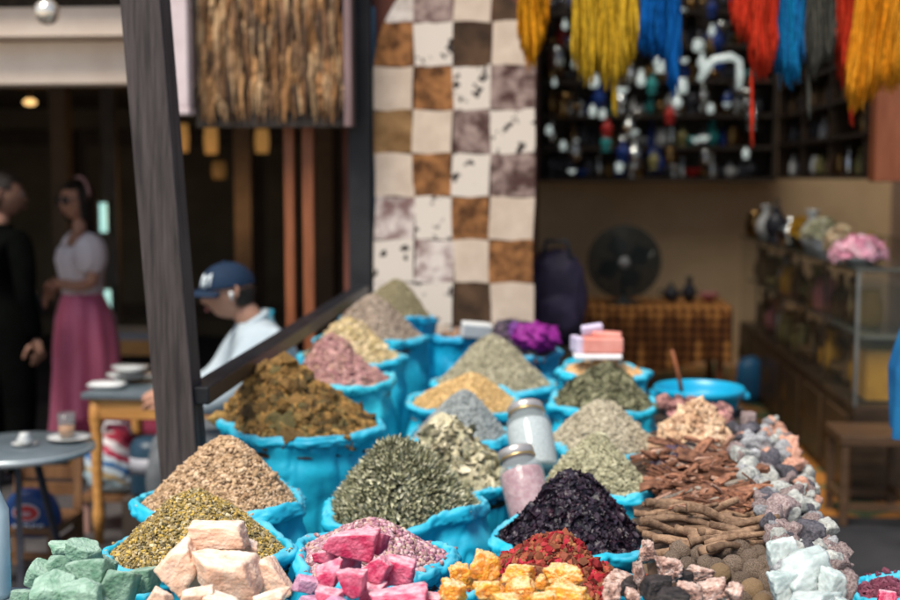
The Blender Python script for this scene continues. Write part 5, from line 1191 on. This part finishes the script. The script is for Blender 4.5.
# dark canister
p = at(151,464,5.2)
t = thing('canister', 'dark blue canister beside the grey post under the table', 'canister', (p.x,5.2,0))
mb = MB(); mb.lathe([(.001,p.z-.13),(.085,p.z-.13),(.09,p.z-.11),(.09,p.z+.08),(.07,p.z+.11),(.04,p.z+.12),(.001,p.z+.12)], n=28); mb.build('canister_body', mat('navy_plastic', (.01,.03,.05), (.02,.05,.08), rough=.35, bump=0), t)
mb = MB(); mb.lathe([(.0905,p.z-.03),(.091,p.z-.03),(.091,p.z+.04),(.0905,p.z+.04)], n=28); mb.build('label_band', mat('band_grey', (.3,.3,.33), rough=.5, bump=0), t)
t = thing('plinth', 'small dark plinth under the blue canister', 'plinth', (p.x,5.2,0)); MB().box((0,0,(p.z-.132)/2),(.2,.2,p.z-.132)).build('plinth_block', WOODD, t, .004)
# bottle at the left frame edge, grey tray beneath the green rocks
p = at(-7,560,2.12)
t = thing('water_bottle', 'pale blue white plastic bottle cut by the left edge', 'bottle', (p.x,2.6,p.z-.12))
mb = MB(); mb.lathe([(.001,0),(.028,0),(.03,.01),(.03,.16),(.014,.20),(.014,.205)], n=28); mb.build('bottle_body', mat('bottle_plastic', (.42,.55,.60), (.55,.66,.70), rough=.25, bump=0), t)
mb = MB(); mb.lathe([(.016,.196),(.016,.222),(.001,.222)], n=20); mb.build('cap', mat('teal_cap', (.04,.35,.45), rough=.3, bump=0), t)
q = zpix(10,576,.86)
t = thing('side_table', 'grey metal side table at the lower left corner', 'table', (-1.27,1.80,0))
MB().box((0,0,.84),(.66,.76,.02)).build('tabletop', mat('zinc_top', (.14,.19,.21), (.22,.27,.29), rough=.4, scale=6, bump=.1), t, .004)
for sx in (-.27,.27):
    for sy in (-.33,.33): MB().box((sx,sy,.415),(.03,.03,.83)).build('leg', DARKM, t)
bpy.data.objects[[o.name for o in bpy.data.objects if o.name.startswith('water_bottle')][0]].location.z = .851
bpy.data.objects[[o.name for o in bpy.data.objects if o.name.startswith('water_bottle')][0]].location.y = 2.12

# cafe bench/furniture in the dark
p = at(128,330,8.0)
t = thing('console_table', 'dim wooden console with pale cloth behind the woman', 'table', (p.x+.05,8.0,0))
MB().box((0,0,p.z-.02),(.5,.4,.04)).build('tabletop', mat('dim_cloth', (.25,.27,.30), rough=.7, bump=0), t); MB().box((0,-.19,p.z-.09),(.48,.02,.10)).build('apron', YELWOOD, t)
for sx in (-1,1):
    for sy in (-1,1): MB().box((sx*.21,sy*.16,(p.z-.04)/2),(.04,.04,p.z-.04)).build('leg', BW, t)
p = at(122,418,6.7)
t = thing('cushioned_bench', 'low bench with maroon cushion behind the honey table', 'bench', (p.x,6.75,0))
MB().box((0,0,p.z-.03),(.55,.4,.07)).build('cushion', mat('maroon_cloth', (.20,.02,.05), (.3,.04,.08), rough=.8), t, .02); MB().box((0,0,p.z-.09),(.55,.4,.05)).build('frame', YELWOOD, t)
for sx in (-1,1):
    for sy in (-1,1): MB().box((sx*.24,sy*.16,(p.z-.115)/2),(.04,.04,p.z-.115)).build('leg', YELWOOD, t)

# ================================================================== PEOPLE
SKIN = mat('skin', (.40,.21,.14), (.46,.25,.17), rough=.5, scale=9, bump=.1, sss=.25, sss_c=(1,.35,.2))
SKIN2 = mat('skin_tanned', (.42,.20,.12), (.50,.25,.16), rough=.5, scale=9, bump=.1, sss=.25, sss_c=(1,.35,.2))
HAIR = mat('dark_hair', (.012,.008,.006), (.03,.02,.015), rough=.45, scale=30, stretch=(6,6,1), bump=.5)
def skin_mesh(name, V, E, Rr, m, parent, sub=2):
    me = bpy.data.meshes.new(name); me.from_pydata([tuple(v) for v in V], E, []); o = link(name, me, parent); me.materials.append(m)
    s = o.modifiers.new('skin','SKIN'); s.use_smooth_shade = True
    for i, r_ in enumerate(Rr):
        rr = r_ if isinstance(r_, tuple) else (r_, r_); me.skin_vertices[0].data[i].radius = rr
    me.skin_vertices[0].data[0].use_root = True
    sb = o.modifiers.new('sub','SUBSURF'); sb.levels = sub; sb.render_levels = sub; return o
def chain(o_V, o_E, o_R, pts, rs, start=None):
    prev = start
    for p_, r_ in zip(pts, rs):
        o_V.append(Vector(p_)); o_R.append(r_)
        if prev is not None: o_E.append((prev, len(o_V)-1))
        prev = len(o_V)-1
    return prev
def head(parent, loc, heading, pitch=0, skin=SKIN, s=1.0):
    """x forward, y left, z up; loc = centre of the head"""
    D, Fc = ico(5); x, y, z = D[:,0], D[:,1], D[:,2]; f = np.clip(x, 0, 1)
    P = np.stack([x*.098, y*.076, z*.118], 1)
    low = np.clip(-z, 0, 1)
    P[:,1] *= 1-.28*low**1.5; P[:,0] *= np.where(x < 0, 1-.40*low**1.2, 1-.10*low**2)
    def bump(yc, zc, sy, sz, a): return a*np.exp(-((y-yc)/sy)**2-((z-zc)/sz)**2)*f
    dx = bump(0,-.10,.13,.20,.012)+bump(0,-.24,.14,.10,.017)+bump(0,.20,.5,.10,.006)+bump(.36,.05,.16,.10,-.011)+bump(-.36,.05,.16,.10,-.011)
    dx += bump(0,-.47,.22,.045,.007)+bump(0,-.56,.20,.045,.006)-bump(0,-.515,.3,.02,.004)+bump(0,-.80,.25,.14,.012)+bump(.45,-.2,.2,.2,.004)+bump(-.45,-.2,.2,.2,.004)
    P[:,0] += dx
    h = thing('head_rig','', '') if False else None
    M = Matrix.Translation(loc) @ Euler((0, 0, heading)).to_matrix().to_4x4() @ Euler((0, pitch, 0)).to_matrix().to_4x4() @ Matrix.Scale(s, 4)
    o = link('head', nmesh('head', P, Fc, skin), parent); o.matrix_local = M
    for sy in (-1, 1):
        e = MB(); e.lathe([(.001,-.012),(.008,-.009),(.012,0),(.008,.009),(.001,.012)], (.079,sy*.030,.008), n=16); e.build('eye', mat('eye_white', (.6,.58,.55), rough=.2, bump=0), o)
        e = MB(); e.lathe([(.001,-.005),(.005,0),(.001,.005)], (.0895,sy*.030,.008), n=12); e.build('iris', mat('iris', (.05,.025,.012), rough=.2, bump=0), o)
        e = MB(); e.tube([(.090,sy*.046,.030),(.097,sy*.030,.036),(.095,sy*.014,.032)], [.002,.004,.002], 6); e.build('eyebrow', HAIR, o)
        e = MB(); e.tube([(.0,sy*.072,.028),(-.012,sy*.083,.034),(-.022,sy*.087,.016),(-.016,sy*.083,-.012),(-.004,sy*.073,-.024)], [.006,.007,.007,.007,.006], 8); e.build('ear', skin, o)
        e = MB(); e.lathe([(.001,-.02),(.01,-.012),(.012,0),(.01,.014),(.001,.02)], (-.007,sy*.074,.003), n=12, sy=.5); e.build('ear_cup', skin, o)
    e = MB(); e.tube([(.092,-.022,-.061),(.1015,-.008,-.058),(.1015,.008,-.058),(.092,.022,-.061)], [.002,.0042,.0042,.002], 8); e.tube([(.092,-.02,-.064),(.1,0,-.0675),(.092,.02,-.064)], [.002,.0045,.002], 8); e.build('lips', mat('lips', (.33,.10,.085), rough=.45, bump=0), o)
    return o
def cap_hair(o, m, top=2, z0=.01, back=-.06, thick=.010, extra=1.0, name='hair'):
    """short hair shell on a head mesh object o"""
    D, Fc = ico(5); x, y, z = D[:,0], D[:,1], D[:,2]
    P = np.stack([x*.098, y*.076, z*.118], 1)*(1+thick/.09*1.0)*extra; low = np.clip(-z,0,1); P[:,1] *= 1-.2*low**1.5; P[:,0] *= np.where(x<0,1-.30*low**1.2,1)
    P *= (1+.03*Noise(17,6,3)(D)[:,None])
    lim = np.where(x > .35, .55, np.where(x > -.1, .25, -.55)); keep = (z > lim) & (z < top)
    fk = keep[Fc].all(1); h = link(name, nmesh(name, P, Fc[fk], m), o); sm = h.modifiers.new('s','SOLIDIFY'); sm.thickness = .010; sm.offset = -1; return h
def hand(parent, wrist, d, n, skin, s=1.0, curl=.5, side=1):
    """wrist point, d = direction of the fingers, n = back of the hand normal"""
    d = Vector(d).normalized(); n = Vector(n); n = (n-d*n.dot(d)).normalized(); sd_ = d.cross(n)*side; w_ = Vector(wrist)
    V = []; E = []; Rr = []; chain(V, E, Rr, [w_, w_+d*.03*s, w_+d*.06*s, w_+d*.085*s], [(.026*s,.018*s),(.034*s,.016*s),(.038*s,.014*s),(.036*s,.012*s)])
    o = skin_mesh('hand', V, E, Rr, skin, parent, 2)
    for k, (off, L_) in enumerate(((-.030,.070),(-.010,.080),(.010,.075),(.028,.060))):
        b = w_+d*.078*s+sd_*off*s; pts = [b]; dr = d.copy(); a = 0
        for q in (.45,.32,.25):
            a += curl*(.6+.1*k); dr = d*math.cos(a)-n*math.sin(a); pts.append(pts[-1]+dr*L_*q*s)
        V = []; E = []; Rr = []; chain(V, E, Rr, pts, [.0095*s,.009*s,.008*s,.0065*s]); f = skin_mesh('finger', V, E, Rr, skin, parent, 1)
    b = w_+d*.025*s-sd_*.030*s; V = []; E = []; Rr = []; q1 = (d*.7-sd_*.7-n*.2).normalized(); q2 = (d*.95-sd_*.25-n*.4).normalized()
    chain(V, E, Rr, [b, b+q1*.035*s, b+q1*.035*s+q2*.03*s, b+q1*.035*s+q2*.052*s], [.013*s,.011*s,.010*s,.008*s]); skin_mesh('thumb', V, E, Rr, skin, parent, 1)
    return o
def cloth_lathe(name, rows, m, parent, folds=0, amp=0, seed=0, n=72, solid=True):
    """rows: (cx, cy, z, rx, ry); fold amplitude grows down the list"""
    vs = []; K = len(rows); nz = Noise(seed, 1.5, 3)
    for k, (cx, cy, z, rx, ry) in enumerate(rows):
        t_ = k/(K-1)
        for j in range(n):
            a = 2*PI*j/n; w_ = 1+amp*t_*math.sin(a*folds+.6*math.sin(a*2+seed)+t_*.8)+.03*float(nz(np.array([[math.cos(a),math.sin(a),t_*2]]))[0])
            vs.append((cx+rx*w_*math.cos(a), cy+ry*w_*math.sin(a), z))
    mb = MB(); mb.add(vs, [(k*n+j, k*n+(j+1)%n, (k+1)*n+(j+1)%n, (k+1)*n+j) for k in range(K-1) for j in range(n)], 0, True); return mb.build(name, m, parent)

# ---- woman in white top and pink skirt, facing left
wp = at(83,300,6.8)
t = thing('person', 'standing woman in white puff sleeved top, pink satin skirt and dark sunglasses', 'person', (wp.x,6.8,0), PI+.55); t.scale = (.95,.95,.95)
# local: +x = where she faces
V = []; E = []; Rr = []
hipi = chain(V,E,Rr,[(0,0,.93)],[(.15,.11)])
chest = chain(V,E,Rr,[(0.005,0,1.06),(.0,0,1.18),(.0,0,1.30),(-.005,0,1.375)],[(.115,.10),(.125,.10),(.135,.095),(.07,.06)],hipi)
chain(V,E,Rr,[(.0,0,1.42),(.008,0,1.47)],[.05,.048],chest)
for sy in (-1,1):
    sh = chain(V,E,Rr,[(-.005,sy*.155,1.335)],[.052],chest-1)
    el = (-.02, sy*.24, 1.10) ; wr = (.17, sy*.08-.02, 1.06+.03*sy)
    chain(V,E,Rr,[(-.012,sy*.20,1.22),el,(.06,sy*.18,1.07),wr],[.042,.036,.034,.025],sh)
    chain(V,E,Rr,[(.0,sy*.09,.86),(.01,sy*.10,.50),(-.01,sy*.10,.10),(.05,sy*.10,.035),(.13,sy*.10,.02)],[.085,.055,.035,.035,.022],hipi)
skin_mesh('body', V, E, Rr, SKIN2, t)
hand(t, (.17,-.10,1.03), (.55,.55,-.55), (.4,-.1,.7), SKIN2, .85, .5, 1); hand(t, (.17,.06,1.09), (.4,-.8,-.2), (.6,.1,.5), SKIN2, .85, .5, -1)
hd = head(t, (.025,0,1.56), .42, .04, SKIN2, .94)
TOPW = mat('white_satin', (.80,.68,.66), (.88,.76,.74), rough=.5, scale=5, bump=.2, sheen=.2)
cloth_lathe('white_top', [(0.0,0,1.30,.12,.15),(0,0,1.295,.128,.165),(0.005,0,1.28,.135,.17),(.012,0,1.22,.145,.165),(.012,0,1.14,.13,.15),(.006,0,1.06,.115,.135),(.0,0,1.02,.12,.14)], TOPW, t, 9, .03, 3)
for sy in (-1,1):
    Dd, Ff = ico(4); Vv = Dd*np.array([.095,.085,.125])*(1+.06*np.sin(Dd[:,0]*9+Dd[:,1]*7)[:,None]*(.4+.6*np.clip(-Dd[:,2],0,1))[:,None]); Vv += np.array([-.01,sy*.205,1.255]); link('puff_sleeve', nmesh('puff_sleeve', Vv, Ff, TOPW), t)
SK = mat('pink_satin', (.55,.08,.16), (.75,.18,.29), rough=.38, scale=3, stretch=(3,3,.6), bump=.2, sheen=.3)
cloth_lathe('skirt', [(0,0,1.03,.112,.13),(0,0,.98,.13,.15),(-.01,0,.88,.165,.185),(-.015,0,.70,.19,.20),(-.01,0,.45,.20,.215),(-.005,0,.22,.21,.225),(0,0,.12,.215,.23)], SK, t, 11, .085, 5, 120)
# hair: long shell falling over back and shoulders
Dd, Ff = ico(5); Pp = Dd*np.array([.116,.094,.130]); low = np.clip(-Dd[:,2],0,1); Pp[:,2] -= low**.8*.20*(Dd[:,0] < .35); Pp[:,0] -= .014+.012*low; Pp[:,2] += .006; Pp[:,1] *= 1+.05*low
keep = ~((Dd[:,0] > .22+.25*np.abs(Dd[:,1])) & (Dd[:,2] < .52)); keep &= ~((Dd[:,0] > .15) & (Dd[:,2] < -.35)); fk = keep[Ff].all(1)
Pp *= (1+.035*np.sin(np.arctan2(Dd[:,1],Dd[:,0])*14))[:,None]
h = link('hair', nmesh('hair', Pp, Ff[fk], HAIR), hd); sm = h.modifiers.new('s','SOLIDIFY'); sm.thickness = .012
mb = MB(); mb.tube([(-.035,.096*math.cos(a),.02+.128*math.sin(a)) for a in np.linspace(.1,PI-.1,18)], .010, 8); mb.build('headband', mat('rose_cloth', (.45,.24,.22), rough=.7, bump=0), hd)
mb = MB()
for sy in (-1,1): mb.lathe([(.001,-.005),(.026,-.005),(.031,0),(.026,.005),(.001,.005)], (.102,sy*.032,.008), rot=Matrix.Rotation(PI/2,3,'Y'), n=20); mb.tube([(.098,sy*.055,.012),(.0,sy*.082,.018)], .003, 6)
mb.build('sunglasses', mat('black_gloss', (.008,.008,.01), rough=.12, bump=0, spec=.6), hd)
mb = MB(); mb.box((.25,-.02,.99),(.03,.075,.14),(0,.2,0)); ph_ = mb.build('phone_dummy', DARKM) if False else None
o = MB(); o.box((0,0,0),(.012,.075,.15),(0,.3,0)); o = o.build('phone', MATS['black_gloss'], None, .004); Mw = Matrix.Translation(t.location) @ Euler((0,0,t.rotation_euler.z)).to_matrix().to_4x4(); o.location = Mw @ Vector((.233,-.047,.936)); o.rotation_euler = (0,0,t.rotation_euler.z); tag(o, 'black phone held in the hands of the woman in pink skirt', 'phone')

# ---- man in black, back to the camera, left edge
mp = at(7,300,6.1)
t = thing('person', 'standing man in black shirt and trousers seen from behind at the left edge', 'person', (mp.x-.03,6.1,0), .95); t.scale = (1.08,1.12,.95)
BLK = mat('black_cotton', (.0015,.0018,.0015), (.003,.0035,.003), spec=.02, rough=1, scale=5, bump=.3)
V = []; E = []; Rr = []
hipi = chain(V,E,Rr,[(0,0,.92)],[(.15,.12)])
chest = chain(V,E,Rr,[(0,0,1.06),(-.005,0,1.20),(-.01,0,1.34),(-.01,0,1.42)],[(.14,.115),(.155,.12),(.165,.12),(.08,.07)],hipi)
nk = chain(V,E,Rr,[(-.005,0,1.46)],[.058],chest)
for sy in (-1,1):
    sh = chain(V,E,Rr,[(-.01,sy*.185,1.375)],[.066],chest-1)
    chain(V,E,Rr,[(-.025,sy*.235,1.22),(-.03,sy*.25,1.09),(-.005,sy*.25,.97),(.02,sy*.245,.87)],[.058,.048,.044,.036],sh)
    chain(V,E,Rr,[(0,sy*.10,.85),(.01,sy*.12,.50),(-.02,sy*.13,.10)],[.105,.078,.062],hipi)
skin_mesh('clothed_body', V, E, Rr, BLK, t)
V=[];E=[];Rr=[]; chain(V,E,Rr,[(-.012,0,1.42),(-.005,0,1.47),(.005,0,1.52)],[.058,.054,.052]); skin_mesh('neck', V, E, Rr, SKIN, t)
mb = MB(); mb.lathe([(.075,1.425),(.066,1.45),(.062,1.452),(.07,1.42)], (-.008,0,0), n=28); mb.build('collar', BLK, t)
for sy in (-1,1):
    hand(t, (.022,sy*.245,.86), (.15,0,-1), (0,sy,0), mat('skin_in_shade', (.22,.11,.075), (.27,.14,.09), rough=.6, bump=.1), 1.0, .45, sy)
    V=[];E=[];Rr=[]; chain(V,E,Rr,[(-.05,sy*.13,.045),(.04,sy*.135,.04),(.15,sy*.14,.03)],[.042,.045,.035]); skin_mesh('shoe', V, E, Rr, DARKM, t, 1)
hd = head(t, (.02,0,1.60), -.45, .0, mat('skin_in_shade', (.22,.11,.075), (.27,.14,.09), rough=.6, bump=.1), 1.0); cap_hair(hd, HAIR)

# ---- seated man with cap, facing left
sp_ = at(247,350,5.15)
t = thing('person', 'seated man in navy cap, white earbud and pale blue shirt looking down to the left', 'person', (sp_.x+.02,5.15,0), PI+.32); t.scale = (1.08,1.08,1.0)
SHB = mat('pale_blue_linen', (.30,.37,.41), (.42,.49,.53), rough=.8, scale=4, bump=.5, bscale=14, bdist=.012)
JEAN = mat('grey_trousers', (.08,.09,.10), (.13,.14,.15), rough=.9, bump=.2)
V = []; E = []; Rr = []
hipi = chain(V,E,Rr,[(-.10,0,.52)],[(.17,.14)])
chest = chain(V,E,Rr,[(-.09,0,.66),(-.06,0,.80),(-.03,0,.93),(-.005,0,1.005)],[(.20,.17),(.205,.165),(.19,.14),(.09,.075)],hipi)
for sy in (-1,1):
    sh = chain(V,E,Rr,[(-.025,sy*.175,.95)],[.070],chest-1)
    chain(V,E,Rr,[(.035,sy*.23,.85),(.09,sy*.25,.74),(.18,sy*.19,.70),(.26,sy*.14,.70)],[.082,.074,.064,.05],sh)
skin_mesh('shirt', V, E, Rr, SHB, t)
V=[];E=[];Rr=[]; chain(V,E,Rr,[(-.01,0,.99),(.02,0,1.04),(.045,0,1.08)],[.062,.056,.056]); skin_mesh('neck', V, E, Rr, SKIN, t)
mb = MB(); mb.tube([(-.06,0,1.045),(-.045,.055,1.035),(.005,.072,1.005),(.055,.04,.97),(.065,.015,.945)], [.014,.016,.015,.014,.008], 8); mb.tube([(-.06,0,1.045),(-.045,-.055,1.035),(.005,-.072,1.005),(.055,-.04,.97),(.065,-.015,.945)], [.014,.016,.015,.014,.008], 8); mb.build('collar', SHB, t)
V=[];E=[];Rr=[]; r0 = chain(V,E,Rr,[(-.10,0,.50)],[(.17,.12)])
for sy in (-1,1): chain(V,E,Rr,[(.0,sy*.10,.50),(.30,sy*.13,.50),(.36,sy*.13,.44),(.34,sy*.13,.10)],[.10,.075,.07,.055],r0)
skin_mesh('trousers', V, E, Rr, JEAN, t)
for sy in (-1,1):
    hand(t, (.28,sy*.13,.70), (.9,-.35*sy,.05), (0,0,1), SKIN, 1.0, .5, sy)
    V=[];E=[];Rr=[]; chain(V,E,Rr,[(.31,sy*.13,.045),(.40,sy*.13,.04),(.50,sy*.14,.03)],[.042,.045,.034]); skin_mesh('shoe', V, E, Rr, DARKM, t, 1)
hd = head(t, (.085,0,1.135), .12, .14, SKIN, .97); cap_hair(hd, HAIR, .12)
CAPM = mat('navy_cap', (.002,.012,.034), (.004,.020,.05), rough=.8, bump=.2)
D, Fc = ico(5); P = D*np.array([.112,.091,.105]); P[:,2] += .022; keep = D[:,2] > -.02; fk = keep[Fc].all(1)
cp = link('cap', nmesh('cap', P, Fc[fk], CAPM), hd); sm = cp.modifiers.new('s','SOLIDIFY'); sm.thickness = .004
vs = []; 
for j in range(9):
    q_ = j/8
    for i in range(17):
        a = (i/16-.5)*2*1.15; rr = 1+q_*.62*math.cos(a*.9)**.8; vs.append((.108*math.cos(a)*rr, .088*math.sin(a)*(1+.02*q_), .024-.010*q_-.016*(math.sin(a))**2*(1+q_)))
mb = MB(); mb.add(vs, [(j*17+i, j*17+i+1, (j+1)*17+i+1, (j+1)*17+i) for j in range(8) for i in range(16)], 0, True); br = mb.build('cap_brim', CAPM, cp); sm = br.modifiers.new('s','SOLIDIFY'); sm.thickness = .004
mb = MB(); mb.lathe([(.001,.006),(.008,.004),(.009,0)], (0,0,.127), n=12); mb.build('cap_button', CAPM, cp)
# interlocking white emblem on the cap front, following the crown
def emblem(strokes):
    mb = MB()
    for st in strokes:
        pts = []
        for (u, v) in st:
            a = u*.40-.28*0+.50; zz = .062+v*.022; 
            k = math.sqrt(max(.01,1-((zz-.022)/.105)**2)); pts.append((.1145*k*math.cos(a), .0935*k*math.sin(a), zz))
        mb.tube(pts, .0036, 6)
    return mb.build('cap_emblem', mat('emblem_white', (.70,.78,.80), (.78,.85,.86), rough=.5, bump=0), cp)
emblem([[(.6,-1),(.6,1)],[(.6,1),(-.6,-1)],[(-.6,-1),(-.6,1)],[(.75,1.25),(0,.2)],[(-.75,1.25),(0,.2)],[(0,.2),(0,-1.35)]])
for sy in (-1,1):
    mb = MB(); mb.tube([(.004,sy*.085,.004),(.008,sy*.089,-.006),(.008,sy*.088,-.03)], [.010,.008,.004], 8); mb.build('earbud', WHITEC, hd)
wchair('dark wooden chair the man in the cap sits on', t.location.x+.12, 5.15, -PI/2+.12, seat_h=.40, back=.3, slats=2)
# small blue bottle behind his shoulder
p = at(271,318,5.9)
t = thing('blue_bottle', 'small blue bottle behind the shoulder of the seated man', 'bottle', (p.x,5.9,p.z-.12))
mb = MB(); mb.lathe([(.001,0),(.03,0),(.032,.08),(.012,.12),(.012,.14)], n=20); mb.build('bottle_body', mat('pale_blue_glass', (.15,.35,.45), rough=.2, bump=0), t); mb = MB(); mb.lathe([(.014,.138),(.014,.16),(.001,.16)], n=14); mb.build('cap', BLUE, t)
t = thing('tall_stand', 'dark narrow stand holding the small blue bottle', 'stand', (p.x,5.9,0)); MB().box((0,0,(p.z-.122)/2),(.06,.06,p.z-.122)).build('stand_post', WOODD, t); MB().box((0,0,p.z-.131),(.2,.16,.02)).build('stand_top', WOODD, t)
